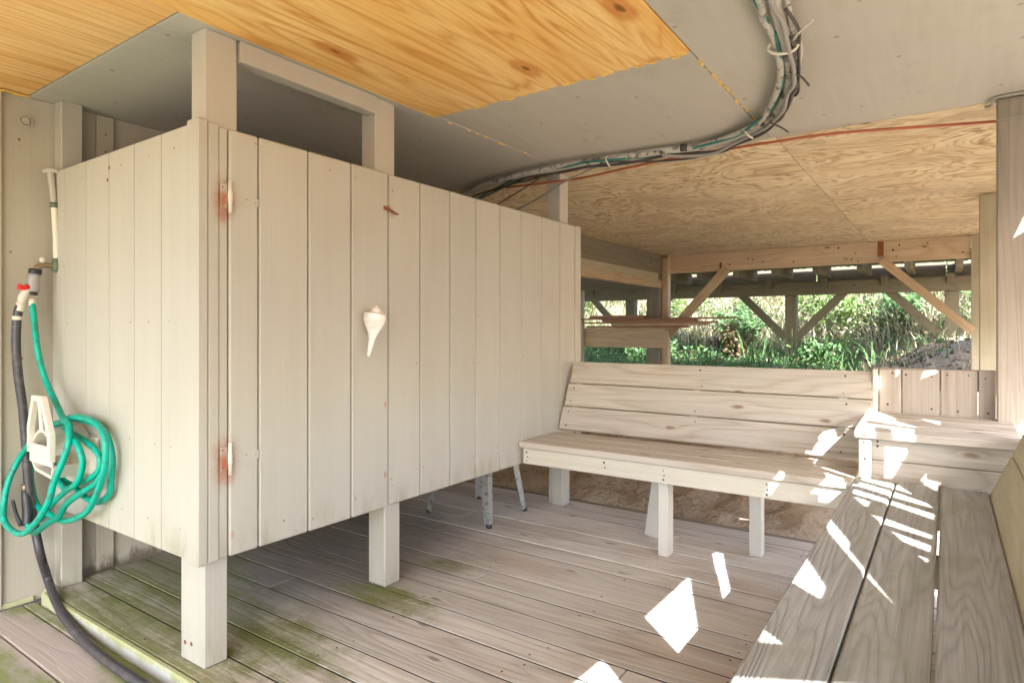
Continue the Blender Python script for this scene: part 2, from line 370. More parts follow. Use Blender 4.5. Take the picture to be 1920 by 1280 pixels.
# paths of hoses and cables, metres
HOSE_A = [(-3.15,1.007,1.252),(-3.13,1.004,1.162),(-3.08,1.006,1.03),(-3.078,1.03,0.918),(-2.951,1.02,0.828),(-2.844,1.01,0.773),(-2.766,1.0,0.75),(-2.732,0.985,0.705),(-2.736,0.97,0.634),(-2.763,0.955,0.549),(-2.789,0.94,0.468),(-2.867,0.93,0.392),(-2.993,0.925,0.326),(-3.114,0.925,0.31),(-3.19,0.927,0.342),(-3.19,0.924,0.408),(-3.19,0.939,0.493),(-3.164,0.965,0.584),(-3.048,0.985,0.682),(-2.935,1.0,0.742),(-2.837,1.02,0.762)]
HOSE_B = [(-2.865,1.03,0.759),(-3.023,1.03,0.724),(-3.175,1.03,0.638),(-3.19,1.012,0.533),(-3.19,1.021,0.44),(-3.148,1.03,0.382),(-3.03,1.03,0.359),(-2.88,1.03,0.369),(-2.741,1.03,0.408),(-2.652,1.03,0.455),(-2.579,1.03,0.528),(-2.531,1.03,0.603),(-2.518,1.03,0.669),(-2.538,1.03,0.731),(-2.611,1.03,0.77),(-2.741,1.03,0.783),(-2.844,1.03,0.775)]
HOSE_C = [(-2.886,1.045,0.77),(-2.774,1.068,0.766),(-2.642,1.068,0.738),(-2.58,1.068,0.694),(-2.562,1.068,0.63),(-2.569,1.068,0.563),(-2.599,1.068,0.503),(-2.675,1.068,0.467),(-2.783,1.068,0.465),(-2.844,1.05,0.493),(-2.916,1.03,0.534),(-2.956,1.02,0.58)]
HOSE_D = [(-2.932,1.045,0.73),(-2.876,1.045,0.716),(-2.714,1.045,0.692),(-2.617,1.045,0.655),(-2.617,1.045,0.599),(-2.69,1.045,0.555),(-2.83,1.045,0.503),(-2.975,1.045,0.441),(-3.072,1.045,0.384),(-3.152,1.045,0.314)]
HOSE_E = [(-2.824,1.01,0.744),(-2.767,1.01,0.72),(-2.688,1.01,0.681),(-2.678,1.01,0.612),(-2.712,1.01,0.545),(-2.801,1.01,0.509),(-2.885,1.01,0.513),(-2.938,1.01,0.552),(-2.959,1.01,0.625)]
HOSE_G = [(-2.58,1.05,0.601),(-2.636,1.04,0.541),(-2.741,1.03,0.49),(-2.832,1.02,0.434),(-2.896,1.01,0.386),(-2.967,1.0,0.343),(-3.063,0.99,0.297),(-3.092,0.97,0.322)]
NOZZLE = [(-3.16,0.986,0.45),(-3.15,0.988,0.418),(-3.14,0.989,0.353),(-3.13,0.982,0.312)]
TRIG = [(-3.15,0.941,0.422),(-3.15,0.954,0.359),(-3.14,0.967,0.314)]
BLACK = [(-3.16,0.973,1.233),(-3.16,0.96,1.184),(-3.16,0.955,1.074),(-3.16,0.962,0.941),(-3.16,0.977,0.807),(-3.16,0.988,0.65),(-3.155,0.995,0.493),(-3.15,1.007,0.358),(-3.14,1.018,0.267),(-3.12,1.027,0.179),(-3.179,1.073,0.05),(-3.006,1.045,0.0),(-2.795,1.018,-0.025),(-2.549,0.992,-0.028),(-2.339,0.983,-0.028),(-2.069,0.986,-0.028),(-1.702,1.002,-0.028)]
PIPE = [(-3.2,1.081,1.816),(-3.16,1.075,1.8),(-3.155,1.081,1.736),(-3.15,1.085,1.667),(-3.15,1.093,1.531),(-3.15,1.095,1.426)]
SPLIT = [(-3.15,1.095,1.393),(-3.15,1.054,1.397),(-3.15,1.029,1.381),(-3.15,1.018,1.369),(-3.15,1.01,1.319),(-3.15,1.007,1.279),(-3.15,1.007,1.252),(-3.15,0.988,1.284),(-3.15,0.974,1.255),(-3.15,0.97,1.233),(-3.15,1.044,1.412),(-3.15,0.974,1.295)]
CAB_MAIN = [(-0.404,1.751,2.085),(-0.417,1.939,2.085),(-0.437,2.165,2.085),(-0.468,2.439,2.085),(-0.52,2.677,2.085),(-0.625,2.956,2.085),(-0.773,3.142,2.085),(-1.024,3.287,2.085),(-1.272,3.247,2.085),(-1.58,3.227,2.085),(-1.848,3.21,2.085),(-2.168,3.235,2.085),(-2.485,3.327,2.085),(-2.883,3.537,2.085),(-3.531,3.845,2.085)]
CAB_ORANGE = [(0.249,3.666,2.085),(0.186,3.658,2.085),(-0.096,3.555,2.085),(-0.375,3.448,2.085),(-0.559,3.412,2.085),(-0.759,3.404,2.085),(-1.146,3.397,2.085),(-1.465,3.336,2.055),(-1.848,3.406,2.055),(-2.103,3.382,2.055),(-2.375,3.356,2.055)]
CAB_TEAL = [(-0.424,1.695,2.065),(-0.44,1.877,2.065),(-0.45,2.021,2.065),(-0.448,2.172,2.065),(-0.47,2.381,2.065),(-0.521,2.614,2.065),(-0.612,2.862,2.065),(-0.766,3.09,2.065),(-0.861,3.186,2.065),(-1.106,3.277,2.065),(-1.292,3.298,2.065),(-1.45,3.228,2.065),(-1.698,3.193,2.065),(-1.923,3.213,2.065),(-2.311,3.325,2.065),(-2.971,3.709,2.065)]
CAB_BLACK = [(-0.423,2.282,2.055),(-0.452,2.477,2.055),(-0.504,2.695,2.055),(-0.581,2.881,2.055),(-0.712,3.089,2.055),(-0.854,3.259,2.055),(-1.06,3.402,2.055),(-1.311,3.346,2.055),(-1.511,3.221,2.055),(-1.75,3.225,2.055),(-2.022,3.252,2.055),(-2.329,3.351,2.055),(-2.756,3.563,2.055)]
WIRE1 = [(-1.62,3.241,2.07),(-1.897,3.294,2.02),(-2.165,3.416,1.97),(-2.401,3.423,1.9)]
WIRE2 = [(-2.06,3.25,2.05),(-2.253,3.362,2.03),(-2.553,3.48,1.98)]
TIE1 = [(-0.435,2.241,2.07),(-0.385,2.162,2.07),(-0.337,2.104,2.07)]
TIES = [(-0.454,2.253,2.085),(-0.775,3.15,2.085),(-1.572,3.232,2.085)]
LAMP = [(-3.24,1.011,2.015)]
RPW = [(0.174,3.41,2.02),(0.231,3.41,2.027),(0.301,3.41,2.031)]
HOLES = [  # sun mask openings, shaped to cast the sun patches
[(2.167,1.402),(2.218,1.402),(2.167,1.468),(2.17,1.515),(2.133,1.498),(2.15,1.475),(2.08,1.41),(2.093,1.405)],
[(1.718,1.407),(1.732,1.41),(1.708,1.613),(1.708,1.625),(1.712,1.627),(1.705,1.632),(1.695,1.715),(1.607,1.712),(1.638,1.562),(1.64,1.412)],
[(1.803,1.407),(1.857,1.435),(1.868,1.55),(1.84,1.708),(1.778,1.71),(1.778,1.748),(1.77,1.752),(1.772,1.757),(1.823,1.762),(1.812,1.877),(1.752,1.85),(1.65,1.84),(1.683,1.805),(1.68,1.775),(1.75,1.7),(1.765,1.545)],
[(1.44,1.41),(1.462,1.41),(1.45,1.547),(1.448,1.567),(1.417,1.62),(1.362,1.573),(1.408,1.417),(1.41,1.412)],
[(1.317,1.412),(1.35,1.412),(1.33,1.55),(1.26,1.502),(1.27,1.415)],
[(1.212,1.415),(1.215,1.422),(1.203,1.462),(1.19,1.458),(1.147,1.42)],
[(0.715,1.438),(0.993,1.625),(1.05,1.627),(1.462,1.893),(1.42,1.938),(1.375,1.948),(1.075,1.728),(1.062,1.72),(1.045,1.72),(0.835,1.567),(0.72,1.46)],
[(0.407,1.44),(0.412,1.44),(0.412,1.445),(0.397,1.455),(0.368,1.492),(0.03,1.732),(-0.038,1.732),(0.365,1.472)],
[(1.928,1.488),(2.008,1.547),(1.943,1.692),(1.945,1.698),(1.96,1.68),(1.96,1.85),(2.05,1.86),(2.08,1.808),(2.078,1.802),(2.002,1.792),(2.013,1.782),(2.008,1.627),(2.05,1.585),(2.103,1.635),(2.1,1.692),(2.075,1.717),(2.1,1.695),(2.203,1.703),(2.103,1.865),(2.085,1.91),(2.147,1.91),(2.23,1.72),(2.263,1.695),(2.268,1.695),(2.27,1.703),(2.29,1.79),(2.205,1.945),(2.232,1.948),(2.31,1.795),(2.357,1.808),(2.417,1.895),(2.333,1.965),(2.235,1.958),(2.193,1.978),(2.193,1.96),(2.15,1.958),(2.15,2.013),(2.083,2.058),(2.053,2.055),(2.053,2.022),(2.038,2.032),(2.005,2.013),(2.0,2.013),(1.998,2.04),(1.963,2.038),(1.993,2.01),(1.97,1.998),(1.982,1.95),(1.94,1.948),(1.935,1.96),(1.928,1.962),(1.9,1.94),(1.86,1.933),(1.883,1.907),(1.923,1.877),(1.92,1.86),(1.875,1.913),(1.87,1.757),(1.895,1.712),(1.915,1.712),(1.873,1.71),(1.873,1.7),(1.903,1.557),(1.903,1.515)],
[(2.403,1.615),(2.522,1.617),(2.478,1.72),(2.47,1.717)],
[(1.507,1.623),(1.592,1.623),(1.575,1.708),(1.493,1.655),(1.493,1.625)],
[(0.602,1.635),(0.652,1.637),(1.03,1.917),(1.033,1.925),(1.015,1.945),(0.977,1.948),(0.53,1.953),(0.552,1.647),(0.555,1.637)],
[(0.265,1.667),(0.27,1.667),(0.265,1.728),(0.185,1.728)],
[(0.188,1.772),(0.193,1.772),(0.193,1.782),(0.175,1.91),(0.155,1.948),(-0.135,1.962)],
[(2.663,1.84),(2.67,1.84),(2.673,1.853),(2.603,1.917),(2.588,1.887)],
[(1.505,1.97),(1.542,2.002),(1.542,2.013),(1.578,2.018),(1.55,2.058),(1.478,2.042),(1.487,2.025),(1.467,2.013),(1.467,2.007)],
[(2.428,1.982),(2.433,1.985),(2.44,2.027),(2.435,2.095),(2.37,2.095),(2.383,2.04),(2.42,2.007)],
[(2.49,1.987),(2.518,1.99),(2.522,2.005),(2.522,2.015),(2.493,2.042)],
[(2.923,2.105),(2.93,2.105),(2.93,2.27),(2.838,2.138)]
]

# ------------------------------------------------------------------ ground
def hgt(x, y):
    def ss(a, b, v): v = np.clip((v - a) / (b - a), 0, 1); return v * v * (3 - 2 * v)
    z = -0.32 + .34 * ss(3.35, 3.75, y) + .30 * ss(3.7, 4.7, y) + .06 * ss(4.7, 8.0, y)
    z = z + np.clip(y - 12.0, 0, None) * .42 * ss(12, 14.5, y) - np.clip(y - 30, 0, None) * .2
    z = z + .58 * ss(-1.5, .3, x) * ss(6.0, 10.0, y)
    z = z + .05 * np.sin(x * 2.1 + y * 1.3) * ss(4, 6, y) + .035 * np.sin(x * 4.7 - y * 3.9) * ss(3.8, 5, y)
    return z
def ground():
    def axis(lo, hi, a, b, step):
        core = np.arange(a, b + 1e-6, step); l = a - np.geomspace(.3, a - lo, 22); r = b + np.geomspace(.3, hi - b, 22)
        return np.concatenate([l[::-1], core, r])
    xs = axis(-160, 160, -9, 3, .085); ys = axis(-160, 160, 3.0, 15, .085)
    X, Y = np.meshgrid(xs, ys); Z = hgt(X, Y)
    near = np.exp(-((X + 2) ** 2) / 30) * ((Y > 3.6) & (Y < 14))
    Z = Z + near * (rng.random(X.shape) - .5) * .06
    v = np.stack([X, Y, Z], -1).reshape(-1, 3); nx, ny = len(xs), len(ys)
    i = np.arange(nx * ny).reshape(ny, nx)
    f = np.stack([i[:-1, :-1], i[:-1, 1:], i[1:, 1:], i[1:, :-1]], -1).reshape(-1, 4)
    m = bpy.data.meshes.new('ground'); m.from_pydata(v.tolist(), [], f.tolist())
    m.polygons.foreach_set('use_smooth', [True] * len(m.polygons))
    t = NT('sandy_ground'); W = t.world()
    n = t.noise(W, 5.0, 6.0, .65); n2 = t.noise(W, 26.0, 5.0, .7)
    col = t.mix(t.mr(n, .35, .7), (.62, .50, .36), (.50, .36, .22))
    col = t.mix(t.mr(n2, .50, .72, 0.0, .6), col, (.20, .135, .08))            # scraps of bark and old leaves
    y = t.n('SeparateXYZ', {0: W}, out=1)
    bounce_cut = t.math('MULTIPLY', t.mr(y, -1.2, -2.6), t.mr(t.n('SeparateXYZ', {0: W}, out=0), 1.6, .6))      # unseen ground darkened to cut bounce light from the front
    col = t.mix(bounce_cut, col, (.22, .21, .19))
    gr = t.math('MULTIPLY', t.mr(y, 9.0, 12.5), t.mr(t.noise(W, 1.1, 5.0, .6), .36, .56))
    col = t.mix(t.math('MULTIPLY', gr, .8), col, (.32, .27, .13))
    return tag(link('ground', m, t.finish(col, .9, t.math('ADD', n2, n), 1.0, .07, .1)), 'sandy ground rising to an overgrown bank behind the house', kind='structure')
ground()

# ------------------------------------------------------------------ decks
Y0, PITCH, GAP = 1.075, .1415, .0065
deck = setting('deck', (-1.4, 2.3, -.05), 'weathered timber deck under the house')
joints = {3: [-2.08], 4: [-2.437], 5: [-.87], 8: [-1.75], 11: [-.3], 13: [-2.4], 15: [-1.2]}
for i in range(18):
    a, b = Y0 + PITCH * i, Y0 + PITCH * (i + 1) - GAP
    cuts = [-3.235] + joints.get(i, []) + [.55]
    for c0, c1 in zip(cuts, cuts[1:]):
        bx('plank', deck, M_DECK, (c0 + .0015, c1 - .0015), (a, b), (-.038, random.uniform(-.0025, .001)), .0025)
for x in (-3.0, -2.4, -1.8, -1.2, -.6, 0, .4):
    bx('joist', deck, M_OLD, (x, x + .038), (1.12, 3.58), (-.22, -.041), .003)
bx('rim_joist', deck, M_OLD, (-3.23, .55), (3.625, 3.663), (-.25, -.003))
bx('edge_board', deck, M_EDGE, (-3.18, .55), (1.048, 1.0725), (-.075, -.001), .006)
bm = bmesh.new()                               # dark strips standing in for shade in the joints between the planks
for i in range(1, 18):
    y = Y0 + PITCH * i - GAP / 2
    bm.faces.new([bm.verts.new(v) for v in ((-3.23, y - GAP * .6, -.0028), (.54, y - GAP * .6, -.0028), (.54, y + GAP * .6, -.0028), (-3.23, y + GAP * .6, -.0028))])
t_ = NT('joint_shade'); tag(link('joint_shade', mesh_of(bm), t_.finish((.07, .058, .042), .95), deck), kind='stuff')
sd = []
for i in range(18):
    for x in (-2.38, -1.78, -1.18, -.58):
        for k in (.03, .105):
            if random.random() < .55: sd.append((x + random.uniform(-.03, .03), Y0 + PITCH * i + k, .0015))
dots(deck, M_SCREW, sd, (0, 0, 1), .0055, squash=.1)
low = setting('lower_deck', (-2, .2, -.09), 'lower step of mossy deck boards along the wall')
edges = [1.044, .995, .848, .702, .556, .41, .264, .118, -.03, -.18, -.33, -.48, -.63, -.78, -.93, -1.08, -1.23]
for a, b in zip(edges[1:], edges):
    bx('plank', low, M_LOW, (-3.225, 1.2), (a + .005, b), (-.083, -.045 + random.uniform(-.002, .001)), .005)

# ------------------------------------------------------------------ ceiling and the house above
CZ = 2.12
ceil = setting('ceiling', (-1.5, 3.3, CZ), 'plywood ceiling, partly painted grey, partly bare')
def sheet(mat, x0, x1, y0, y1, along='Y', dz=0):
    g = .0025; dz = dz + random.uniform(-.001, .002); c = Vector(((x0 + x1) / 2, (y0 + y1) / 2, CZ + .006 + dz)); L, Wd = (y1 - y0, x1 - x0) if along == 'Y' else (x1 - x0, y1 - y0)
    M = frame(c, (0, 1, 0), (-1, 0, 0)) if along == 'Y' else frame(c, (1, 0, 0), (0, 1, 0))
    return link('plywood_sheet', box_mesh(L - 2 * g, Wd - 2 * g, .012, .0012, mat), mat, ceil, M)
sheet(M_PLYO, -3.24, -1.985, -1.42, 1.02)
sheet(M_PLYY, -1.985, -.757, -.22, 2.215, dz=-.002)
sheet(M_CEIL, -1.985, -.757, -1.6, -.22)
sheet(M_CEIL, -3.24, -1.96, 1.02, 3.46)
sheet(M_CEIL, -1.96, -.757, 2.215, 3.46)
sheet(M_CEIL, -.757, .50, 1.02, 3.46)
sheet(M_CEIL, -.757, .50, -1.6, 1.02)
sheet(M_CEIL, -3.24, -1.985, -1.6, -1.42)
for x0, x1 in ((-4.43, -3.175), (-3.175, -1.955), (-1.955, -.735), (-.735, .50)):
    for y0, y1 in ((3.46, 5.9), (5.9, 8.36)): sheet(M_PLYT, x0, x1, y0, y1, 'X')
def ragged(name, p0, p1, n, wmin, wmax, gapp, mat):
    bm = bmesh.new(); p0 = Vector(p0); p1 = Vector(p1); d = (p1 - p0) / n; s = Vector((-d.y, d.x, 0)).normalized()
    for i in range(n):
        if random.random() < gapp: continue
        a = p0 + d * (i + random.uniform(-.1, .2)); b = p0 + d * (i + 1 + random.uniform(-.2, .1)); w_ = random.uniform(wmin, wmax); o = s * random.uniform(-.006, .006)
        q = [a - s * w_ + o, b - s * w_ * random.uniform(.3, 1) + o, b + s * w_ * random.uniform(.3, 1) + o, a + s * w_ + o]
        lo = [bm.verts.new(v - Vector((0, 0, random.uniform(.003, .008)))) for v in q]; hi = [bm.verts.new(v) for v in q]
        bm.faces.new(lo); bm.faces.new(hi[::-1])
        for k in range(4): bm.faces.new((lo[k], hi[k], hi[(k + 1) % 4], lo[(k + 1) % 4]))
    return link(name, mesh_of(bm), mat, ceil)
ragged('foam_seam', (-.757, 2.2, CZ), (-.745, 3.1, CZ), 30, .0015, .006, .35, M_FOAM)
ragged('foam_seam', (-1.97, 2.1, CZ), (-1.955, 2.95, CZ), 26, .001, .005, .62, M_FOAM)
ragged('foam_seam', (-1.75, 2.215, CZ), (-.77, 2.215, CZ), 34, .003, .011, .30, M_FOAM)
ragged('foam_seam', (-3.215, .80, CZ - .004), (-3.215, 1.02, CZ - .004), 7, .01, .02, .1, M_FOAM)
up = setting('upper_storey', (-4, 3.4, 2.2), 'main floor of the house above')
bx('floor_slab', up, M_OLD, (-9, .50), (-1.6, 8.36), (CZ + .022, 2.34), 0)
bx('wall_block', up, M_WALL, (-9, .42), (-1.5, 8.3), (2.345, 3.7), 0)
bx('trim_board', up, M_PAINT, (.503, .54), (-1.6, 8.36), (2.13, 2.40), .004)
bx('trim_board', up, M_PAINT, (-9, .54), (-1.64, -1.605), (2.13, 2.40), .004)

# ------------------------------------------------------------------ house wall at the left
WX = -3.24
hw = thing('house_wall', (WX, 1.2, -.05), 'beige painted batten siding wall behind the shower stall at the left edge', 'wall')
ys = [-1.6, -.34, .10, .50, .89, 1.316, 1.73, 2.15, 2.57, 2.99, 3.41, 3.9, 4.3]
for a, b in zip(ys, ys[1:]):
    bx('siding_panel', hw, M_WALL, (WX - .03, WX), (a + .001, b - .001), (-.045 if a < .85 else -.044, CZ - .002), .002)
for y in ys[1:-1]:
    bx('batten', hw, M_WALL, (WX + .0005, WX + .019), (y - .037, y + .037), (-.04 if y < 1 else .012, CZ - .004), .004)
bx('base_strip', hw, M_EDGE, (WX + .001, WX + .012), (-1.5, 1.04), (-.044, -.022), .003)
bm = bmesh.new()
for r0, r1, h in ((.0, .016, .006), (.021, .027, .008)):
    a = [[], [], []]
    for k in range(24):
        cs, sn = math.cos(k * math.pi / 12), math.sin(k * math.pi / 12)
        for q, (r, d) in enumerate(((r0, h), (r1, h), (r1, 0))): a[q].append(bm.verts.new((WX + d, 1.011 + r * cs, 2.015 + r * sn)))
    for k in range(24):
        j = (k + 1) % 24
        if r0 > 0: bm.faces.new((a[0][k], a[0][j], a[1][j], a[1][k]))
        bm.faces.new((a[1][k], a[1][j], a[2][j], a[2][k]))
    if r0 == 0: bm.faces.new(a[1])
link('round_cover', mesh_of(bm), M_PAINT, hw)
dots(hw, M_RUST, [(WX + .002, .99, 1.93), (WX + .002, .96, 1.45), (WX + .002, 1.0, 1.0), (WX + .002, .97, .55), (WX + .02, 1.316, 2.03), (WX + .02, 1.316, 1.95)], (1, 0, 0), .006)

# ------------------------------------------------------------------ shower stall
XF, YF, ZB, ZT = -1.99, 1.095, .36, 1.797
st = thing('shower_enclosure', (-2.6, 2.3, 0), 'raised beige plank shower stall with rusty hinged door', 'shower stall')
TH = .019
lb = [-3.195, -3.067, -2.859, -2.654, -2.451, -2.252, -2.055]
for a, b in zip(lb, lb[1:]):
    bx('plank', st, M_PAINT, (a + .0026, b - .0026), (YF, YF + TH), (ZB - .004, ZT + .006), .0015)
for a in lb[1:-1]: bx('seam_shade', st, M_OLD, (a - .0022, a + .0022), (YF + .0016, YF + TH - .001), (ZB, ZT), 0)  # dark strips added so the plank seams read as shaded
bx('corner_trim', st, M_PAINT, (-2.053, XF + .006), (YF - .016, YF + TH), (ZB - .006, ZT + .012), .004)
bx('corner_trim', st, M_PAINT, (XF - TH, XF + .004), (YF + TH + .002, 1.153), (ZB - .006, ZT + .008), .004)
bx('plank', st, M_PAINT, (XF - TH, XF), (1.1545, 1.1845), (ZB, ZT), .003)
pb = [1.9245, 2.124, 2.335, 2.541, 2.752, 2.959, 3.176, 3.389, 3.581]
for a, b in zip(pb, pb[1:]):
    bx('plank', st, M_PAINT, (XF - TH, XF), (a + .0026, b - .0026), (ZB + .002, ZT), .0035)
bx('end_trim', st, M_PAINT, (XF - .045, XF + .004), (3.583, 3.655), (ZB - .01, ZT + .004), .004)
for a in np.arange(-3.2, -2.1, .2):
    bx('plank', st, M_PAINT, (a + .002, a + .198), (3.60, 3.62), (ZB, ZT), .0035)
bx('gap_shade_panel', st, M_OLD, (-3.15, -2.17), (YF + TH + .0005, YF + TH + .006), (ZB + .01, ZT - .01), 0)  # dark sheets added behind the planks so their gaps look shaded
bx('gap_shade_panel', st, M_OLD, (XF - TH - .006, XF - TH - .0005), (2.03, 3.45), (ZB + .01, ZT - .01), 0)
# rails behind the planks
for z in (.46, 1.62):
    bx('rail', st, M_PAINT, (-3.15, -2.17), (YF + TH + .007, YF + TH + .044), (z, z + .089), .003)
    bx('rail', st, M_PAINT, (XF - TH - .046, XF - TH - .007), (2.06, 3.44), (z, z + .089), .003)
# legs and the posts above
post = link('post', box_mesh(CZ - ZT + .30, .115, .085, .004, M_PAINT), M_PAINT, st, frame((XF - .045 - TH, 1.114 + .0575 + .004, (CZ + ZT - .30) / 2), (0, 0, 1), (0, 1, 0)))
bx('leg', st, M_PAINT, (-2.16, -2.0135), (1.1155, 1.2), (0, ZT - .31), .005)
bx('post', st, M_PAINT, (-2.10, -2.0135), (1.87, 1.985), (ZT - .1, CZ), .004)
bx('leg', st, M_PAINT, (-2.118, -2.0135), (1.925, 2.018), (0, ZT - .103), .005)
bx('post', st, M_PAINT, (-2.118, -2.02), (3.44, 3.545), (ZT - .1, CZ), .004)
bx('leg', st, M_PAINT, (-2.10, -2.0135), (3.46, 3.555), (0, ZT - .103), .005)
bx('leg', st, M_PAINT, (-2.125, -2.103), (3.475, 3.555), (0, ZT - .103), .003)
bx('post', st, M_PAINT, (WX + .002, -3.162), (1.116, 1.2), (0, CZ), .004)
bx('header_beam', st, M_PAINT, (-2.06, -2.0), (1.238, 1.868), (CZ - .075, CZ - .0015), .003)
# door
door = link('door', box_mesh(.70, .09, .02, .003, M_PAINT), M_PAINT, st, frame((XF - .031, 1.553, 1.55), (0, 1, 0), (0, 0, 1)))
bx('door_rail', door, M_PAINT, (XF - .041, XF - .021), (1.20, 1.90), (.55, .64), .003)
db = [1.187, 1.299, 1.507, 1.716, 1.9215]
for a, b in zip(db, db[1:]):
    bx('plank', door, M_PAINT, (XF - TH, XF + .005), (a + .0022, b - .0022), (ZB - .002, ZT + .001), .0055)
M_HINGE = painted('hinge_paint', PAINT, grime=(.30, .11, .05), amt=.5, rust=[(c, r * .6, a) for c, r, a in RUST])
for z in (1.568, .69):
    hg = link('hinge', box_mesh(.08, .026, .002, .0006, M_HINGE), M_HINGE, door, frame((XF + .0055, 1.168, z), (0, 0, 1), (0, 1, 0)))
    tube('barrel', hg, M_PVC, [(XF + .013, 1.1865, z - .055), (XF + .013, 1.1865, z - .018), (XF + .013, 1.1865, z - .016), (XF + .013, 1.1865, z + .016), (XF + .013, 1.1865, z + .018), (XF + .013, 1.1865, z + .055)],
         [.0065, .0065, .008, .008, .0065, .0065], 10, 0)
    bm = bmesh.new()
    pts = [(1.190, z + .028), (1.297, z - .002 + .012), (1.297, z - .012 - .004), (1.190, z - .028)]
    lo = [bm.verts.new((XF + .0052, *p)) for p in pts]; hi = [bm.verts.new((XF + .0064, *p)) for p in pts]
    bm.faces.new(hi)
    for k in range(4): bm.faces.new((lo[k], lo[(k + 1) % 4], hi[(k + 1) % 4], hi[k]))
    link('strap', mesh_of(bm), M_PAINT, hg)
    dots(hg, M_RUST, [(XF + .007, 1.164, z + .03), (XF + .007, 1.164, z - .03), (XF + .0066, 1.25, z + .002), (XF + .0066, 1.285, z - .003)], (1, 0, 0), .0042)
lt = link('latch', box_mesh(.03, .018, .004, .001, M_RUST), M_RUST, door, frame((XF + .008, 1.905, 1.645), (0, 1, 0), (0, 0, 1)))
tube('hook', lt, M_RUST, [(XF + .012, 1.905, 1.648), (XF + .02, 1.915, 1.638), (XF + .014, 1.935, 1.635), (XF + .012, 1.96, 1.628), (XF + .008, 1.972, 1.63)], .005, 8, 4)
nl = []
for a in pb[:-1]:
    for z in (1.75, 1.70, 1.18, .95, .43, .48): nl.append((XF + .0004, a + random.choice([.02, .18]) + random.uniform(-.005, .005), z + random.uniform(-.03, .03)))
for a in db[:-1]:
    for z in (1.755, .42): nl.append((XF + .0055, a + random.choice([.02, .10]), z + random.uniform(-.02, .02)))
dots(st, M_RUST, [p for p in nl if random.random() < .8], (1, 0, 0), .0045, 'nail_heads')
dots(st, M_RUST, [(x + random.uniform(.01, .18), YF - .0004, z) for x in lb[:-1] for z in (1.74, 1.15, .72, .45) if random.random() < .7], (0, -1, 0), .0045, 'nail_heads')
dots(st, M_RUST, [(-2.65, YF - .001, 1.745), (-2.665, YF - .001, 1.70), (-2.13, 1.114, .06), (-2.09, 1.114, .065)], (0, -1, 0), .010, 'nail_heads')

# ------------------------------------------------------------------ seashell on the door
def shell():
    t = NT('shell'); P = t.n('TexCoord', out=3)
    n = t.noise(t.vm('MULTIPLY', P, (1, 1, 1)), 22.0, 4.0, .6); st_ = t.noise(t.vm('MULTIPLY', P, (40, 40, 9)), 1.0, 3.0)
    c = t.mix(t.mr(n, .42, .68), (.84, .80, .75), (.80, .60, .49)); c = t.mix(t.mr(st_, .45, .7, 0, .35), c, (.60, .52, .46))
    mat = t.finish(c, .38, n, .2, .004, .5)
    prof = [(0, .002), (.025, .009), (.05, .011), (.07, .019), (.10, .021), (.12, .034), (.145, .047), (.18, .046), (.26, .045), (.34, .041), (.42, .033), (.50, .024), (.58, .017), (.68, .0125), (.80, .0105), (.92, .008), (1.0, .004)]
    L = .205; n = 40; bm = bmesh.new(); rings = []
    for k, (u, r) in enumerate(smooth_path([(a, b, 0) for a, b in prof], 3) and [(v.x, v.y) for v in smooth_path([(a, b, 0) for a, b in prof], 3)]):
        ring = []
        for j in range(n):
            a = 2 * math.pi * j / n; f = j / n
            rr = max(r, .0015) * (1 + .20 * f * min(1, max(0, (u - .1) * 8)) - .06)
            if .12 < u < .18: rr *= 1 + .10 * max(0, math.cos(a * 8))
            if .05 < u < .13: rr *= 1 + .05 * math.cos(a * 8)
            bend = -.055 * max(0, u - .45) ** 1.5
            ring.append(bm.verts.new((rr * math.cos(a), rr * math.sin(a) * .8 + bend, -u * L - .010 * f * (u > .1))))
        rings.append(ring)
    for a, b in zip(rings, rings[1:]):
        for j in range(n): bm.faces.new((a[j], a[(j + 1) % n], b[(j + 1) % n], b[j])).smooth = True
    bm.faces.new(rings[0][::-1]); bm.faces.new(rings[-1])
    M = Matrix.Translation((XF + .05, 1.808, 1.222)) @ Matrix.Rotation(math.radians(-9), 4, 'X') @ Matrix.Rotation(math.radians(25), 4, 'Z')
    o = tag(link('seashell', mesh_of(bm), mat, None, M), 'white whelk seashell hung on the shower door as a handle', 'seashell')
shell()

# ------------------------------------------------------------------ tap, splitter, hoses, hanger
tap = thing('hose_tap', (-3.15, 1.05, 1.3), 'outdoor tap with grey two way splitter and red lever on the wall', 'tap')
tube('supply_pipe', tap, M_PAINT, PIPE[:4], .0125, 12, 6)
tube('white_pipe', tap, M_PVC, PIPE[3:], .0125, 12, 6)
tube('coupling', tap, M_VERD, [PIPE[3], tuple(np.array(PIPE[3]) - (0, 0, .022))], .0145, 12, 0)
tube('clip', tap, M_PAINT, [(-3.185, 1.06, 1.80), (-3.15, 1.075, 1.806), (-3.14, 1.10, 1.80)], .010, 8, 3)
S = [Vector(p) for p in SPLIT]
tube('elbow', tap, M_VERD, [S[0] + Vector((0, .0, .035)), S[0] + Vector((0, 0, .012)), S[0] + Vector((0, 0, -.002)), S[0] + Vector((0, -.01, -.02))], [.014, .019, .02, .012], 12, 0)
tube('spout', tap, M_BRASS, [S[0], S[1], S[2] + Vector((0, 0, .006)), S[3]], [.012, .013, .013, .012], 12, 5)
tube('knob', tap, M_BONE, [S[10] + Vector((0, 0, -.012)), S[10] + Vector((0, 0, .004)), S[10] + Vector((0, 0, .012)), S[10] + Vector((0, 0, .018))], [.006, .012, .012, .004], 10, 0)
up_, dn = S[3], S[5]; ax = (dn - up_)
spl = tube('splitter', tap, M_GREYPL, [up_ + ax * .1, up_ + ax * .3, up_ + ax * .55, up_ + ax * .8, up_ + ax * .98], [.020, .020, .024, .026, .022], 14, 0)
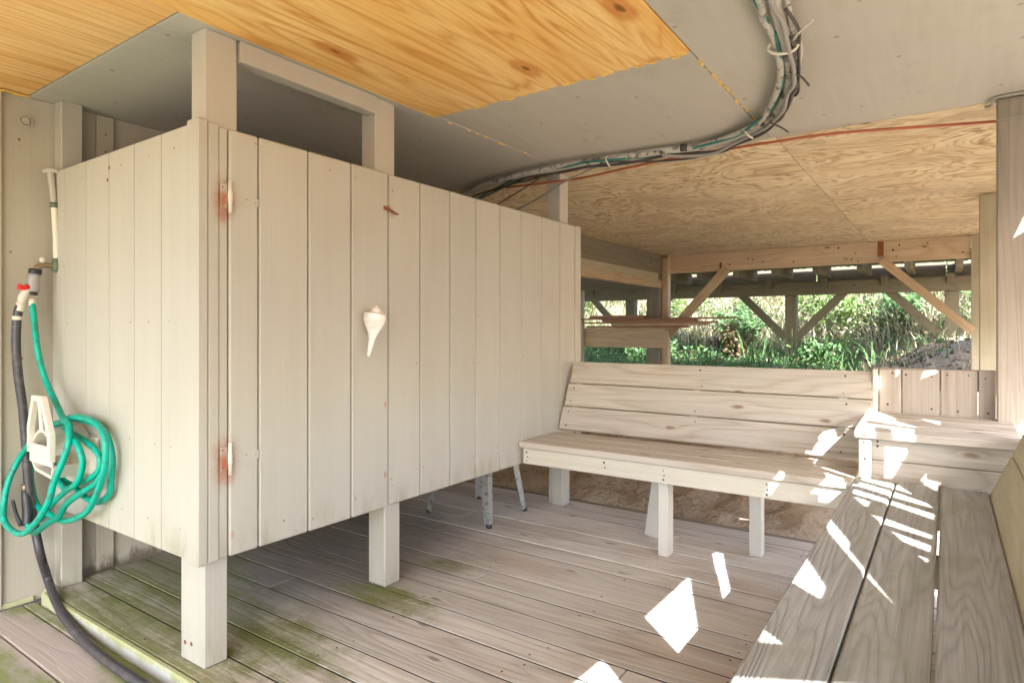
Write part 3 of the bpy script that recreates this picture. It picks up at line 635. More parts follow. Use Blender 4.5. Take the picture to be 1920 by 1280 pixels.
tube('collar', spl, M_BLKPL, [up_ - ax * .08, up_ + ax * .14], [.023, .024], 14, 0)
tube('collar', spl, M_BLKPL, [up_ + ax * .88, up_ + ax * 1.12], [.021, .020], 14, 0)
tube('side_outlet', spl, M_BONE, [up_ + ax * .6, S[7], S[8], S[9]], [.014, .016, .0165, .015], 12, 0)
tube('lever', spl, M_RED, [S[11] + Vector((.01, .016, .006)), S[11] + Vector((.012, .004, .0)), S[11] + Vector((.012, -.006, .002)), S[11] + Vector((.012, -.018, .004))], [.013, .009, .010, .014], 8, 0)
gh = thing('garden_hose', (-2.9, 1.03, .31), 'teal green garden hose coiled over the white hanger', 'hose')
bm = bmesh.new()
for q, pth in enumerate((HOSE_A, HOSE_B, HOSE_C, HOSE_D, HOSE_E, HOSE_G)):
    rr = random.Random(q); pp = [(a + rr.uniform(-.006, .006), min(b, 1.072) + rr.uniform(-.004, .004), c_ + rr.uniform(-.006, .006)) if 0 < i else (a, b, c_) for i, (a, b, c_) in enumerate(pth)]
    add_tube(bm, smooth_path(pp, 8), .0118, 12)
link('coil', mesh_of(bm), M_TEAL, gh)
tube('coupling', gh, M_BONE, [HOSE_A[0], tuple(np.array(HOSE_A[0]) + (.003, 0, -.03))], [.016, .0145], 12, 0)
nz = tube('nozzle', gh, M_BLKPL, NOZZLE, [.014, .018, .019, .016], 12, 4)
tube('trigger', nz, M_BLKPL, TRIG, [.006, .007, .009], 8, 4)
tube('fitting', nz, M_BRASS, [tuple(np.array(NOZZLE[0]) + (0, 0, .03)), NOZZLE[0]], [.012, .014], 10, 0)
dh = thing('drain_hose', (-3.16, .97, -.04), 'long dark grey hose hanging down the wall and along the lower deck', 'hose')
tube('hose', dh, M_BLACKH, BLACK, .0165, 12, 6)
tube('tape', dh, M_PVC, [BLACK[0], tuple((np.array(BLACK[0]) * .3 + np.array(BLACK[1]) * .7))], .0175, 12, 0)
tube('tape', dh, M_PVC, [tuple((np.array(BLACK[1]) * .95 + np.array(BLACK[2]) * .05)), tuple((np.array(BLACK[1]) * .8 + np.array(BLACK[2]) * .2))], .0178, 12, 0)
hh = thing('hose_hanger', (-2.87, 1.0, .55), 'off white plastic hose hanger screwed to the stall', 'hose hanger')
def plate_curve(pts, y0, y1, name, th=.010):
    """ribbon of thickness th following pts (x,z), running from y0 to y1"""
    bm = bmesh.new(); P = [Vector((p[0], 0, p[1])) for p in pts]; rows = []
    for i, p in enumerate(P):
        t_ = (P[min(i + 1, len(P) - 1)] - P[max(i - 1, 0)]).normalized(); nn = Vector((-t_.z, 0, t_.x)) * th / 2
        rows.append([bm.verts.new((q.x, y, q.z)) for q in (p + nn, p - nn) for y in (y0, y1)])
    for a, b in zip(rows, rows[1:]):
        for i0, i1 in ((0, 1), (1, 3), (3, 2), (2, 0)): bm.faces.new((a[i0], a[i1], b[i1], b[i0]))
    bm.faces.new((rows[0][0], rows[0][1], rows[0][3], rows[0][2])); bm.faces.new((rows[-1][0], rows[-1][2], rows[-1][3], rows[-1][1]))
    return link(name, mesh_of(bm), M_BONE, hh)
FX, FY = -2.89, .955                          # flange centre and plane
arc = [(FX - .10 + .2 * k / 14, .675 + .055 * math.sin(math.pi * k / 14)) for k in range(15)]
plate_curve(arc, FY, 1.09, 'saddle', .012)
plate_curve([(FX - .10, .64), (FX - .10, .74), (FX - .055, .855), (FX + .025, .855), (FX + .10, .72), (FX + .10, .62)], FY - .012, FY + .006, 'flange', .028)
bar('flange_rib', hh, M_BONE, (FX - .02, FY, .845), (FX + .005, FY, .725), .018, .012, (1, 0, 0))
bx('flange_plate', hh, M_BONE, (FX - .108, FX + .105), (FY - .006, FY + .006), (.60, .675), .004)
plate_curve([(FX - .10, .605), (FX - .07, .575), (FX + .09, .56), (FX + .105, .60)], FY, 1.085, 'tray', .012)
bx('mount_plate', hh, M_BONE, (FX - .12, FX + .16), (1.080, 1.0945), (.55, .70), .004)

# ------------------------------------------------------------------ pipes and cables under the ceiling
off = lambda pts, d: [tuple(np.array(p) + d) for p in pts]
def wob(pts, d, amp=.007, seed=0):
    r_ = random.Random(seed); P_ = smooth_path(off(pts, d), 2)
    return [(p.x + r_.uniform(-amp, amp), p.y + r_.uniform(-amp, amp), min(2.106, p.z + r_.uniform(-amp, amp))) for p in P_]
c = tube('conduit', None, M_PIPE, [(p[0], p[1], 2.09) for p in CAB_MAIN], .020, 12, 6); tag(c, 'paint stained white water pipe curving under the ceiling', 'pipe')
for k in (2, 5, 7, 8, 9, 10):
    p_ = np.array(CAB_MAIN[k]); q_ = np.array(CAB_MAIN[k + 1]); u_ = (q_ - p_) / np.linalg.norm(q_ - p_)
    p_ = p_ + (q_ - p_) * .45; p_[2] = 2.092
    tube('joint', c, M_CABB if k % 2 else M_CABW, [tuple(p_), tuple(p_ + u_ * .035)], .0205, 12, 0)
tag(tube('cable', None, M_CABW, wob(CAB_MAIN, (-.034, -.018, .0), .008, 1), .0125, 12, 5), 'flaking grey cable running along the inner side of the water pipe', 'cable')
tag(tube('cable', None, M_CABW, wob(CAB_MAIN[:10], (.028, .014, .002), .010, 2), .009, 10, 5), 'grey painted cable on the outer side of the pipe bundle', 'cable')
tag(tube('cable', None, M_CABT, wob(CAB_TEAL, (-.012, -.004, .014), .004, 3), .0065, 10, 5), 'teal green cable strapped to the ceiling pipes', 'cable')
tag(tube('cable', None, M_CABB, wob(CAB_BLACK, (0, 0, .012), .006, 4), .0055, 10, 5), 'black cable sagging below the pipe bundle', 'cable')
tag(tube('cable', None, M_CABB, wob(CAB_MAIN[2:], (.013, .016, -.022), .011, 5), .0075, 10, 5), 'thin dark cable tucked under the bent pipe', 'cable')
tag(tube('cable', None, M_CABG, wob(CAB_MAIN[:9], (.006, -.002, -.03), .012, 6), .0085, 10, 5), 'light grey cable hanging lowest along the ceiling bend', 'cable')
tag(tube('cable', None, M_CABB, wob(CAB_MAIN[1:8], (.034, .02, -.012), .013, 8), .005, 8, 5), 'loose black wire wandering along the outside of the bend', 'cable')
tag(tube('cable', None, M_CABB, [(-.47, 2.45, 2.06), (-.44, 2.50, 2.05), (-.425, 2.56, 2.035)], .004, 6, 4), 'short loose wire end sticking out below the bend', 'cable')
tag(tube('cable', None, M_CABB, [(-.66, 2.99, 2.06), (-.62, 3.03, 2.04), (-.60, 3.09, 2.03)], .004, 6, 4), 'second loose wire end near the white strap', 'cable')
tag(tube('cable', None, M_ORANGE, CAB_ORANGE, .007, 10, 6), 'orange red cable crossing the bare plywood ceiling', 'cable')
tag(tube('cable', None, M_CABG, WIRE1, .006, 8, 5), 'grey wire slanting down behind the stall top', 'cable')
tag(tube('cable', None, M_CABB, WIRE2, .004, 8, 5), 'thinnest dark wire dropping behind the stall planks', 'cable')
tag(tube('cable', None, M_CABG, [(.14, 3.45, 2.10), (.158, 3.40, 2.09), (.165, 3.385, 2.112), (.20, 3.37, 2.114), (.26, 3.37, 2.113), (.34, 3.37, 2.114)], .007, 8, 5), 'pale cable looping over the top of the big post', 'cable')
tag(tube('cable', None, M_CABG, RPW, .0035, 8, 4), 'thin light wire stretched across the big right post', 'cable')
tlab = ['pale cable tie with a long loose tail near the picture top', 'white strap holding the pipes at the ceiling bend', 'grey strap round the straight run of pipe']
for i, p in enumerate(TIES):
    p = Vector(p); d = [Vector((-.15, 1, 0)), Vector((-1, .55, 0)), Vector((-1, 0, 0))][i].normalized(); s = Vector((-d.y, d.x, 0))
    ring = [p + s * (.047 * math.cos(a)) + Vector((0, 0, -.008 + .027 * math.sin(a))) + d * .004 * math.sin(2 * a) for a in np.linspace(0, 2 * math.pi, 20)]
    k = tag(tube('cable_tie', None, M_PVC, ring, .005, 8, 0), tlab[i], 'cable tie', 'ties round the ceiling pipes')
    if i == 0: tube('tail', k, M_PVC, [TIE1[0], TIE1[1], TIE1[2]], [.004, .004, .003], 6, 4)

# ------------------------------------------------------------------ benches
SZ = .495
lbn = thing('long_bench', (-1.2, 3.2, 0), 'pale pine bench with slanted plank backrest against the rear edge', 'bench')
for a, b in ((2.918, 3.055), (3.06, 3.197), (3.202, 3.346)):
    bx('seat_plank', lbn, M_BENCH, (-1.982, -.322), (a, b), (SZ - .034, SZ + random.uniform(-.001, .001)), .004)
bx('fascia', lbn, M_BENCHP, (-1.965, -.325), (2.936, 2.972), (SZ - .125, SZ - .0365), .003)
bx('rear_rail', lbn, M_BENCHP, (-1.965, -.325), (3.30, 3.338), (SZ - .13, SZ - .037), .003)
lean_d = Vector((0, .155, .408)).normalized(); LN = Vector((0, -lean_d.z, lean_d.y))
b0 = Vector((0, 3.345, SZ + .012))
for i, (hgt0, hgt1) in enumerate(((0, .143), (.149, .292), (.298, .437))):
    c_ = b0 + lean_d * (hgt0 + hgt1) / 2 - LN * -.0
    xl, xr_ = -1.976 + .010 * i, -.295
    link('back_plank', box_mesh(xr_ - xl, hgt1 - hgt0, .034, .004, M_BENCH), M_BENCH, lbn, frame(((xl + xr_) / 2, c_.y + .018, c_.z), (1, 0, 0), lean_d))
for x in (-1.9, -1.15, -.42):
    q0 = b0 + lean_d * .02 - LN * .038; q1 = b0 + lean_d * .42 - LN * .038
    bar('back_support', lbn, M_BENCHP, (x, q0.y + .02, q0.z), (x, q1.y + .02, q1.z), .088, .038, (0, 1, 0))
bx('leg', lbn, M_WHITE, (-1.183, -1.133), (2.975, 3.055), (.0, SZ - .126), .003)
bar('leg', lbn, M_WHITE, (-1.323, 3.25, .003), (-1.225, 3.16, SZ - .04), .055, .075, (0, 1, 0))
bx('leg', lbn, M_WHITE, (-.81, -.752), (3.232, 3.298), (.0, SZ - .04), .003)
sb = []
for x in (-1.94, -1.46, -1.14, -.66):
    sb += [(x, 2.9355, SZ - .06), (x + .004, 2.9355, SZ - .085)] + ([(x, 2.9355, SZ - .105)] if random.random() < .5 else [])
dots(lbn, M_SCREW, sb, (0, -1, 0), .0065)
sb = []
for x in (-1.935, -1.14, -.42):
    for h_ in (.03, .115, .18, .265, .325, .41):
        q = b0 + lean_d * h_ + LN * .0005; sb.append((x + h_ * .03 + random.uniform(-.012, .012), q.y, q.z + .001 + random.uniform(-.006, .006)))
dots(lbn, M_SCREW, sb, LN, .0055)

cb = thing('corner_bench', (-.05, 3.2, 0), 'raised corner seat box with upright back boards between the two benches', 'corner bench')
slope = .028 / .5
for a, b in ((3.0, 3.17), (3.175, 3.335), (3.34, 3.498)):
    ya = (a + b) / 2; z = .70 + (ya - 3.0) * slope
    link('seat_plank', box_mesh(.56, b - a, .034, .004, M_BENCH), M_BENCH, cb, frame((-.045, ya, z - .017), (1, 0, 0), (0, 1, slope)))
bx('front_board', cb, M_BENCH, (-.306, .22), (3.03, 3.064), (SZ - .10, .575), .003)
bx('front_board', cb, M_BENCH, (-.306, .22), (3.031, 3.064), (.5775, .664), .003)
bx('end_cleat', cb, M_BENCHP, (-.308, -.262), (3.012, 3.0295), (SZ + .004, .662), .003)
bx('side_board', cb, M_BENCH, (-.306, -.27), (3.066, 3.48), (SZ + .004, .68), .003)
vbx = [-.272, -.178, -.027, .114, .1795]
for a, b in zip(vbx, vbx[1:]):
    bx('back_board', cb, M_BENCHR, (a + .002, b - .002), (3.50, 3.534), (.70, .933 + (a + .28) * .02), .003)
bx('end_post', cb, M_BENCHP, (-.296, -.2745), (3.47, 3.535), (.70, .932), .003)
bx('cap_rail', cb, M_BENCHR, (-.30, .178), (3.536, 3.575), (.84, .938), .003)
dots(cb, M_SCREW, [(x, 3.4995, z) for x, z in ((-.215, .915), (-.16, .91), (-.06, .905), (.0, .915), (.08, .915), (.14, .905), (-.235, .765), (-.06, .755), (.04, .75), (.15, .75))], (0, -1, 0), .006)
dots(cb, M_SCREW, [(-.24, 3.0295, .655), (-.24, 3.0295, .635), (-.29, 3.011, .65), (-.285, 3.011, .58)], (0, -1, 0), .0065)

sbn = thing('side_bench', (-.1, 1.8, 0), 'grey weathered plank bench along the right side with greenish backrest', 'bench')
for a, b in ((-.320, -.1765), (-.1705, -.0255), (-.0195, .131)):
    bx('seat_plank', sbn, M_GREY, (a, b), (-.5, 3.0275), (SZ - .036, SZ + random.uniform(-.002, .002)), .005)
bx('fascia', sbn, M_BENCH, (-.302, -.264), (-.5, 2.93), (SZ - .13, SZ - .038), .003)
bx('rear_rail', sbn, M_BENCH, (.07, .108), (-.5, 3.02), (SZ - .13, SZ - .038), .003)
for i in range(2): bx('sun_stop_board', sbn, M_BENCH, (.110, .130), (-.5, 3.02), (.03 + .17 * i, .197 + .17 * i), .003)  # unseen boards added to stop sun leaking in under the seat
bx('sun_stop_board', sbn, M_BENCH, (.1095, .134), (-.5, 3.02), (.372, SZ - .037), .003)
for y in (.2, 1.2, 2.2, 2.85):
    bx('cross_rail', sbn, M_BENCHP, (-.262, .068), (y, y + .038), (SZ - .13, SZ - .038), .003)
for y in (.2, 1.2, 2.2):
    bx('leg', sbn, M_WHITE, (-.262, -.175), (y - .09, y - .002), (0.0, SZ - .038), .003)
ld = Vector((.062, 0, .150)).normalized()
for i in range(2):
    w_ = (.215, .151)[i]; p = Vector((.137, 0, SZ + .003)) + ld * ((.0435, .2305)[i])
    link('back_plank', box_mesh(3.5, w_, .036, .005, M_TREAT), M_TREAT, sbn, frame((p.x + .02, 1.27, p.z), (0, 1, 0), ld))
for y in (.3, 1.5, 2.8):
    q0 = Vector((.175, y, SZ - .1)); bar('back_support', sbn, M_BENCHP, q0, q0 + ld * .40, .036, .088, (0, 1, 0))
dots(sbn, M_SCREW, [(-.20, 1.75, SZ), (-.10, 1.9, SZ), (-.22, 2.35, SZ), (-.07, 2.3, SZ), (-.1, 2.62, SZ), (-.28, 2.0, SZ)], (0, 0, 1), .006, squash=.15)

# ------------------------------------------------------------------ metal stool in the stall
sx, sy = -2.365, 3.06
stool = thing('metal_stool', (sx, sy, 0), 'worn silver metal stool standing inside the stall, only its legs showing', 'stool')
for fx, fy in ((-2.129, 2.836), (-2.152, 3.242), (-2.619, 2.862), (-2.563, 3.302)):
    top = Vector((sx + (fx - sx) * .62, sy + (fy - sy) * .62, .60)); ft = Vector((fx, fy, .012)); bm = bmesh.new()
    d = (ft - top); out_ = Vector((fx - sx, fy - sy, 0)).normalized(); sd_ = Vector((-out_.y, out_.x, 0))
    rows = []
    for k in range(5):
        f = k / 4; p = top + d * f; w_ = .046 - .022 * f
        rows.append([bm.verts.new(v) for v in (p - sd_ * w_ - out_ * w_ * .9, p + out_ * .006, p + sd_ * w_ - out_ * w_ * .9, p - out_ * .012)])
    for a, b in zip(rows, rows[1:]):
        for k in range(4): bm.faces.new((a[k], a[(k + 1) % 4], b[(k + 1) % 4], b[k]))
    bm.faces.new(rows[0]); bm.faces.new(rows[-1][::-1])
    lg = link('leg', mesh_of(bm), M_STEEL, stool)
    tube('foot', lg, M_BLKPL, [ft + Vector((0, 0, -.012)) - out_ * .004, ft + Vector((0, 0, .008)) - out_ * .004], [.015, .017], 10, 0)
link('seat', box_mesh(.32, .32, .03, .012, M_STEEL), M_STEEL, stool, Matrix.Translation((sx, sy, .612)))
for s1, s2 in (((-1, -1), (1, 1)), ((-1, 1), (1, -1))):
    bar('brace', stool, M_STEEL, (sx + s1[0] * .17, sy + s1[1] * .17, .42), (sx + s2[0] * .17, sy + s2[1] * .17, .42), .02, .004, (0, 0, 1), .001)

# ------------------------------------------------------------------ timber frame of the house: posts, beams, braces
def solo(o, label, cat, group=None): return tag(o, label, cat, group)
solo(bx('support_post', None, M_BIGPOST, (.178, .33), (3.42, 3.498), (.715, CZ - .002), .004), 'broad brown post rising from the corner seat at the right picture edge', 'post', 'posts under the house')
solo(bx('support_post', None, M_POST, (.196, .30), (5.74, 5.84), (.0, CZ - .002), .004), 'pale post with a knotty whitish foot, just left of the big right post', 'post', 'posts under the house')
solo(bx('support_post', None, M_POST, (.205, .30), (8.09, 8.125), (.3, CZ - .002), .004), 'narrow greenish post at the right end of the rear beam', 'post', 'posts under the house')
pa = solo(bx('support_post', None, M_OLD, (-3.31, -3.13), (7.92, 8.10), (.2, CZ - .25), .004), 'thick old post below the corner of two beams at rear left', 'post', 'posts under the house')
bx('side_plate', pa, M_BEAM, (-3.128, -3.045), (8.0, 8.11), (.2, CZ - .002), .003)
rb = solo(bx('beam', None, M_BEAML, (-3.10, .203), (8.13, 8.18), (CZ - .24, CZ - .002), .004), 'long tan rear beam carrying the bare plywood ceiling', 'beam', 'beams under the house')
bx('bracket', rb, M_RUST, (-.64, -.585), (8.118, 8.129), (CZ - .17, CZ - .004), .001)
bx('bracket', rb, M_RUST, (-2.40, -2.375), (8.118, 8.129), (CZ - .21, CZ - .13), .001)
dots(rb, M_SCREW, [(random.uniform(-3, .15), 8.1295, CZ - random.uniform(.03, .22)) for _ in range(16)], (0, -1, 0), .012)
solo(bx('beam', None, M_OLD, (-3.18, -3.135), (5.2, 8.128), (CZ - .24, CZ - .002), .004), 'dark greenish beam running back along the left side', 'beam', 'beams under the house')
solo(bx('beam', None, M_POST, (-3.20, -3.14), (5.2, 7.99), (CZ - .335, CZ - .242), .004), 'pale grey beam directly below the dark left beam', 'beam', 'beams under the house')
solo(bx('beam', None, M_BEAM, (-3.19, -3.12), (5.2, 7.985), (CZ - .44, CZ - .338), .004), 'lowest tan timber under the left pair of beams', 'beam', 'beams under the house')
solo(bx('beam', None, M_OLD, (-9.0, -3.21), (5.2, 7.9), (CZ - .44, CZ - .40), .004), 'dark boarded soffit behind the left beams', 'soffit')
shelf = solo(bx('shelf_beam', None, M_BEAM, (-5.2, -2.985), (7.86, 7.90), (.885, 1.15), .004), 'stained tan board with lumber lying on it, low between stall and rear post', 'beam')
bx('shelf_end', shelf, M_POST, (-4.33, -4.21), (7.80, 7.855), (.3, 1.80), .004)
solo(bar('brace', None, M_BEAM, (-3.07, 8.09, 1.06), (-2.30, 8.09, 1.90), .115, .04, (1, 0, -1)), 'tan knee brace rising right from the rear left post to the beam', 'brace', 'knee braces of the rear beam')
solo(bar('brace', None, M_BEAM, (.215, 8.09, 1.11), (-.60, 8.09, 1.90), .09, .04, (1, 0, 1)), 'long tan brace falling from the rear beam to the right post', 'brace', 'knee braces of the rear beam')
lum = [(-4.15, -2.72, 1.152, .028, M_SCRAP), (-3.75, -2.45, 1.182, .026, M_BEAM), (-4.2, -2.35, 1.21, .024, M_SCRAP), (-3.9, -2.60, 1.236, .026, M_SCRAP), (-4.25, -2.10, 1.264, .02, M_SCRAP), (-4.1, -3.3, 1.286, .035, M_SCRAP)]
ll = ['lowest reddish board of the lumber pile', 'lighter board second from the bottom of the lumber pile', 'dark board third up in the lumber pile', 'short dark board near the top of the lumber pile', 'long thin strip sticking out furthest right of the lumber pile', 'stubby offcut lying on top of the lumber pile']
for (a, b, z, h_, mt), l in zip(lum, ll):
    y = 7.84 + random.uniform(-.03, .03)
    solo(bx('lumber_board', None, mt, (a, b), (y - .06, y + .06), (z, z + h_), .002), l, 'board', 'lumber on the rear shelf')
# neighbouring walkway on posts
FYD = 12.0
fd = thing('raised_walkway', (-3, 12.5, 1.8), 'old grey raised walkway on posts crossing behind the house', 'walkway')
bx('beam', fd, M_WALK, (-9.5, 4), (FYD, FYD + .09), (1.74, 1.97), .004)
for x in np.arange(-9.2, 4, .62):
    bx('joist', fd, M_WALK, (x, x + .09), (10.9, FYD + .24), (2.03, 2.22), .003)
for i, y in enumerate(np.arange(10.4, FYD + .2, .15)):
    bx('plank', fd, M_WALK, (-9.6, 4.1), (y, y + (.142 if i % 5 else .125)), (2.223, 2.26), .003)
for k, x in enumerate(np.arange(-9.5, 3.9, 1.9)): bx('rim_board', fd, M_WALK, (x, x + 1.88), (FYD + .265, FYD + .30), (1.93 + .02 * (k % 3), 2.215), .003)
for x in np.arange(-9.0, 2.2, .9): bx('joist_block', fd, M_WALK, (x, x + .10), (FYD - .045, FYD - .003), (1.86, 2.02), .003)
for x in (-9.2, -5.42, -2.31, .06):
    bx('post', fd, M_WALK, (x - .095, x + .095), (FYD + .095, FYD + .26), (-.3 + float(hgt(x, FYD)), 1.79), .004)
    for s_ in (-1, 1):
        bar('brace', fd, M_WALK, (x + s_ * .08, FYD + .12, .97), (x + s_ * .88, FYD + .12, 1.80), .135, .045, (s_, 0, -1))

# ------------------------------------------------------------------ added sun mask, off frame; its holes are shaped to cast the sun patches
def screen():
    cu = bpy.data.curves.new('screen', 'CURVE'); cu.dimensions = '2D'; cu.fill_mode = 'BOTH'; cu.extrude = .008
    def poly(pts):
        s_ = cu.splines.new('POLY'); s_.points.add(len(pts) - 1); s_.use_cyclic_u = True
        for q, p in zip(s_.points, pts): q.co = (p[0], p[1], 0, 1)
    poly([(-2.2, 1.33), (3.1, 1.33), (3.1, 1.22), (9.7, 1.22), (9.7, 2.5), (-2.2, 2.5)])
    for h_ in HOLES: poly(h_)
    tmp = bpy.data.objects.new('tmp', cu); COL.objects.link(tmp)
    m = bpy.data.meshes.new_from_object(tmp.evaluated_get(bpy.context.evaluated_depsgraph_get())); bpy.data.objects.remove(tmp)
    m.materials.clear()
    M = Matrix(((0, 0, 1, .80), (1, 0, 0, 0), (0, 1, 0, 0), (0, 0, 0, 1)))
    sc_ = thing('sun_mask', (.80, 3, -.3), 'added sun mask with holes shaped for the sun patches, beyond the right bench', 'screen')
    link('sun_mask_panel', m, M_BENCH, sc_, M)
    for y in (-2.1, -.65, 3.3, 5.5, 8.2, 9.6): bx('post', sc_, M_POST, (.81, .90), (y - .045, y + .045), (-.32, 2.5), .004)
screen()

# ------------------------------------------------------------------ vegetation on the bank
def leafmat(name, a, b, rough=.55):
    t = NT(name); W = t.world(); n = t.noise(W, 3.0, 3.0); n2 = t.noise(W, 19.0, 2.0)
    c = t.mix(t.mr(n2, .35, .65), a, b); c = t.mix(t.mr(n, .4, .65, 0, .5), c, tuple(x * .6 for x in a))
    t.set(t.b.inputs['Base Color'], c); t.b.inputs['Roughness'].default_value = rough
    tr = t.t.nodes.new('ShaderNodeBsdfTranslucent'); t.set(tr.inputs[0], c); mx = t.t.nodes.new('ShaderNodeMixShader'); mx.inputs[0].default_value = .3
    t.t.links.new(t.b.outputs[0], mx.inputs[1]); t.t.links.new(tr.outputs[0], mx.inputs[2]); t.t.links.new(mx.outputs[0], t.out.inputs[0])
    return t.m
M_G1 = leafmat('green_grass', (.13, .22, .06), (.09, .16, .055)); M_G2 = leafmat('dry_grass', (.58, .50, .32), (.45, .36, .21))
M_L = [leafmat('leaf_yellow_green', (.17, .25, .05), (.11, .17, .035)), leafmat('leaf_deep_green', (.10, .20, .07), (.15, .24, .06)), leafmat('leaf_russet', (.20, .11, .05), (.13, .12, .04))]
def mesh_np(name, V, F):
    m = bpy.data.meshes.new(name); nf, k = F.shape
    m.vertices.add(len(V)); m.vertices.foreach_set('co', V.astype(np.float32).ravel())
    m.loops.add(nf * k); m.loops.foreach_set('vertex_index', F.astype(np.int32).ravel())
    m.polygons.add(nf); m.polygons.foreach_set('loop_start', np.arange(0, nf * k, k, dtype=np.int32))
    m.update(calc_edges=True); return m
def blades(n, xr, yr, h0, h1, w_, mat, name, label, dens=None, cat='grass'):
    x = rng.uniform(*xr, n); y = rng.uniform(*yr, n)
    if dens is not None:
        k = rng.random(n) < dens(x, y); x, y = x[k], y[k]; n = len(x)
    cl = rng.random(n) * 6.283; h = rng.uniform(h0, h1, n) * (.6 + .8 * (np.sin(x * 3.1) * np.sin(y * 2.7) * .5 + .5))
    z = hgt(x, y) - .02; ln = rng.uniform(.3, 1.3, n) * h; dx, dy = np.cos(cl) * ln, np.sin(cl) * ln; a2 = cl + 1.57; wx, wy = np.cos(a2) * w_, np.sin(a2) * w_
    base = np.stack([x, y, z], 1); side = np.stack([wx, wy, 0 * x], 1)
    mid = base + np.stack([dx * .35, dy * .35, h * .62], 1); tip = base + np.stack([dx, dy, h * .9], 1)
    V = np.stack([base - side, base + side, mid + side * .8, mid - side * .8, tip + side * .12, tip - side * .12], 1).reshape(-1, 3)
    i = np.arange(n)[:, None] * 6; F = np.concatenate([i + np.array([[0, 1, 2, 3]]), i + np.array([[3, 2, 4, 5]])], 0)
    return tag(link(name, mesh_np(name, V, F), mat), label, cat, kind='stuff')
sandy = lambda x, y: np.where((x > -1.7 + rng.normal(0, .35, x.shape)) & (y < 13.2), .05, 1.0)
blades(30000, (-8.5, 1.2), (8.8, 14.5), .10, .30, .007, M_G1, 'grass', 'deep green grass in the shade behind the house', sandy)
blades(34000, (-11, 3), (12.8, 23), .25, .75, .009, M_G2, 'dry_grass', 'sunlit straw coloured grass on the bank')
blades(9000, (-10, 3), (13.0, 22), .2, .55, .010, M_L[0], 'grass', 'sunlit yellow green weeds among the dry grass')
blades(2600, (-8.5, -.8), (9.6, 12.6), .35, .8, .007, M_G1, 'tall_grass', 'tall arching grass tufts among the shaded ground cover', lambda x, y: (np.sin(x * 5.3) * np.sin(y * 4.1 + x) > .35) * 1.0)
blades(900, (-2.5, 1.2), (6.0, 11.5), .08, .28, .006, M_G2, 'dry_grass', 'scattered dry stalks on the sand by the right posts')
def cover(n, xr, yr, hh, mat, name, label, dens=None):
    x = rng.uniform(*xr, n); y = rng.uniform(*yr, n)
    if dens is not None:
        k = rng.random(n) < dens(x, y); x, y = x[k], y[k]; n = len(x)
    lump = .2 + 1.1 * (np.sin(x * 2.3 + 1) * np.sin(y * 1.9 + x) * .5 + .5) ** 1.5
    c = np.stack([x, y, hgt(x, y) + rng.random(n) * hh * lump], 1)
    d1 = rng.normal(0, 1, (n, 3)); d1 /= np.linalg.norm(d1, axis=1)[:, None]; d2 = np.cross(d1, rng.normal(0, 1, (n, 3))); d2 /= np.linalg.norm(d2, axis=1)[:, None]
    L = rng.uniform(.02, .055, n)[:, None]
    V = np.stack([c - d1 * L, c + d2 * L * .5, c + d1 * L, c - d2 * L * .5], 1).reshape(-1, 3)
    return tag(link(name, mesh_np(name, V, np.arange(n * 4).reshape(-1, 4)), mat), label, 'ground cover', kind='stuff')
cover(26000, (-8.5, .8), (9.0, 15), .34, M_L[1], 'ground_cover', 'deep green leafy ground cover on the shaded bank', sandy)
cover(9000, (-9, 1.5), (11.5, 17), .55, M_L[0], 'ground_cover', 'yellow green leafy ground cover higher on the bank', sandy)
cover(9000, (-8.5, 1.5), (9, 16), .3, M_L[2], 'leaf_litter', 'russet dead leaves among the plants', sandy)
cover(26000, (-10, 3), (12.8, 22), .7, M_G2, 'leaf_litter', 'pale straw litter on the sunny bank', sandy)
cover(2200, (-1.8, 1.2), (7.5, 12.8), .02, M_L[2], 'leaf_litter', 'brown leaf scraps lying on the bare sand')
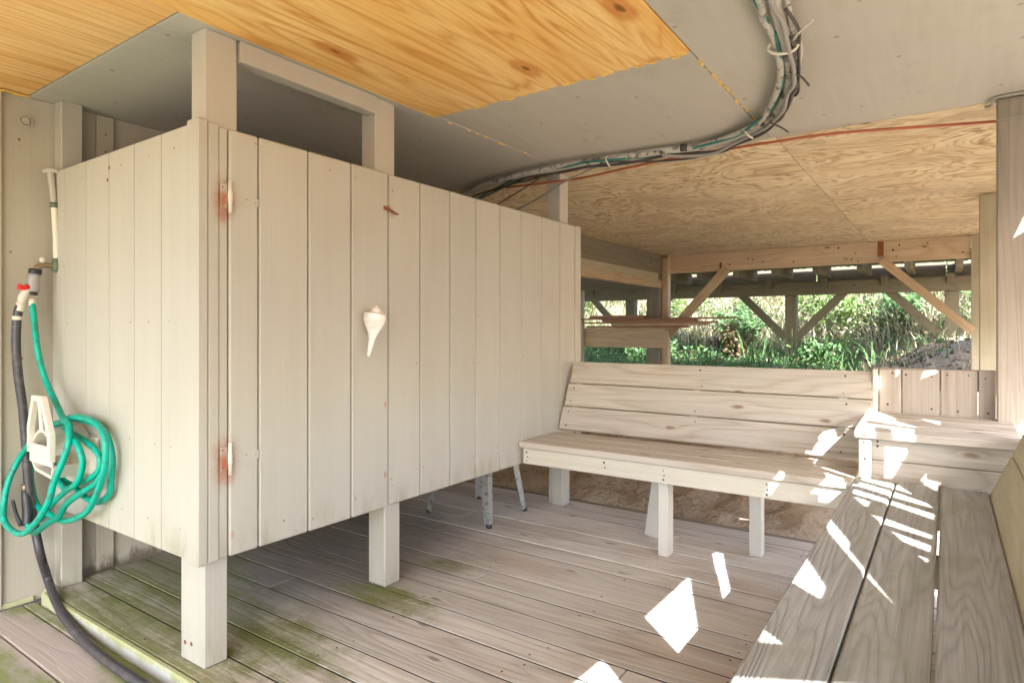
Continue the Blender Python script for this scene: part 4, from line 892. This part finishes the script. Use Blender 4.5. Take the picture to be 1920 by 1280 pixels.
def shrub(x, y, r, h, mat, label, nl=900):
    y += .5; z = float(hgt(x, y)); s_ = thing('shrub', (x, y, z), label, 'shrub', 'shrubs on the bank')
    bm = bmesh.new(); tips = []
    for k in range(9):
        a = random.uniform(0, 6.28); rr = r * random.uniform(.3, .95); tp = Vector((math.cos(a) * rr, math.sin(a) * rr, h * random.uniform(.55, 1.0))); tips.append(tp)
        add_tube(bm, smooth_path([(0, 0, -.05), tp * .5 + Vector((random.uniform(-.1, .1), random.uniform(-.1, .1), h * .12)), tp], 3), [.014 - .0018 * q for q in range(7)], 5)
    link('stems', mesh_of(bm), M_OLD, s_, Matrix.Translation((x, y, z)))
    T = np.array([tuple(t) for t in tips]); ci = rng.integers(0, 9, nl); f = rng.random(nl) ** .6
    c = T[ci] * (0.25 + .8 * f)[:, None] + rng.normal(0, r * .17, (nl, 3)); c[:, 2] = np.clip(c[:, 2], .03, None)
    d1 = rng.normal(0, 1, (nl, 3)); d1 /= np.linalg.norm(d1, axis=1)[:, None]; d2 = np.cross(d1, rng.normal(0, 1, (nl, 3))); d2 /= np.linalg.norm(d2, axis=1)[:, None]
    L = rng.uniform(.03, .065, nl)[:, None]
    V = np.stack([c - d1 * L, c + d2 * L * .45, c + d1 * L, c - d2 * L * .45], 1).reshape(-1, 3)
    fo = link('foliage', mesh_np('foliage', V, np.arange(nl * 4).reshape(-1, 4)), mat, s_, Matrix.Translation((x, y, z)))
shr = [(-7.6, 13.6, .8, 1.2, 0, 'yellow green shrub seen furthest left under the old beams'), (-6.3, 14.4, .9, 1.5, 1, 'dark shrub between the left braces of the walkway'), (-5.0, 13.4, .7, 1.0, 0, 'bright shrub just right of the rear left post'),
       (-4.2, 15.2, .9, 1.6, 2, 'russet tinged bush behind the tan knee brace'), (-3.5, 13.1, .6, .8, 1, 'low deep green bush left of the middle walkway post'), (-2.9, 14.8, .8, 1.4, 0, 'tall yellow green bush behind the middle walkway post'),
       (-1.9, 13.2, .75, 1.0, 0, 'bright leafy bush right of the middle walkway post'), (-1.2, 14.6, .9, 1.5, 1, 'dark green bush under the right walkway brace'), (-.6, 13.0, .6, .9, 1, 'small green bush above the sand patch'),
       (.2, 13.8, .8, 1.4, 0, 'yellow green bush behind the right walkway post'), (.9, 14.8, .9, 1.5, 0, 'light bush at the right edge of the opening'), (-6.9, 11.0, .45, .55, 1, 'low dark bush at the far left beneath the lumber shelf'), (-4.6, 10.9, .5, .6, 1, 'low bush standing just right of the rear left post foot'), (-3.2, 11.3, .5, .7, 2, 'brownish low bush left of the middle walkway post foot'), (-1.75, 11.2, .4, .55, 1, 'small rounded bush at the edge of the bare sand'),
       (-2.3, 17.0, 1.1, 2.0, 2, 'reddish bush high on the bank'), (-5.6, 17.4, 1.2, 2.2, 0, 'pale bush high on the left bank')]
for x, y, r, h, k, l in shr: shrub(x, y, r, h, M_L[k], l, 1100)
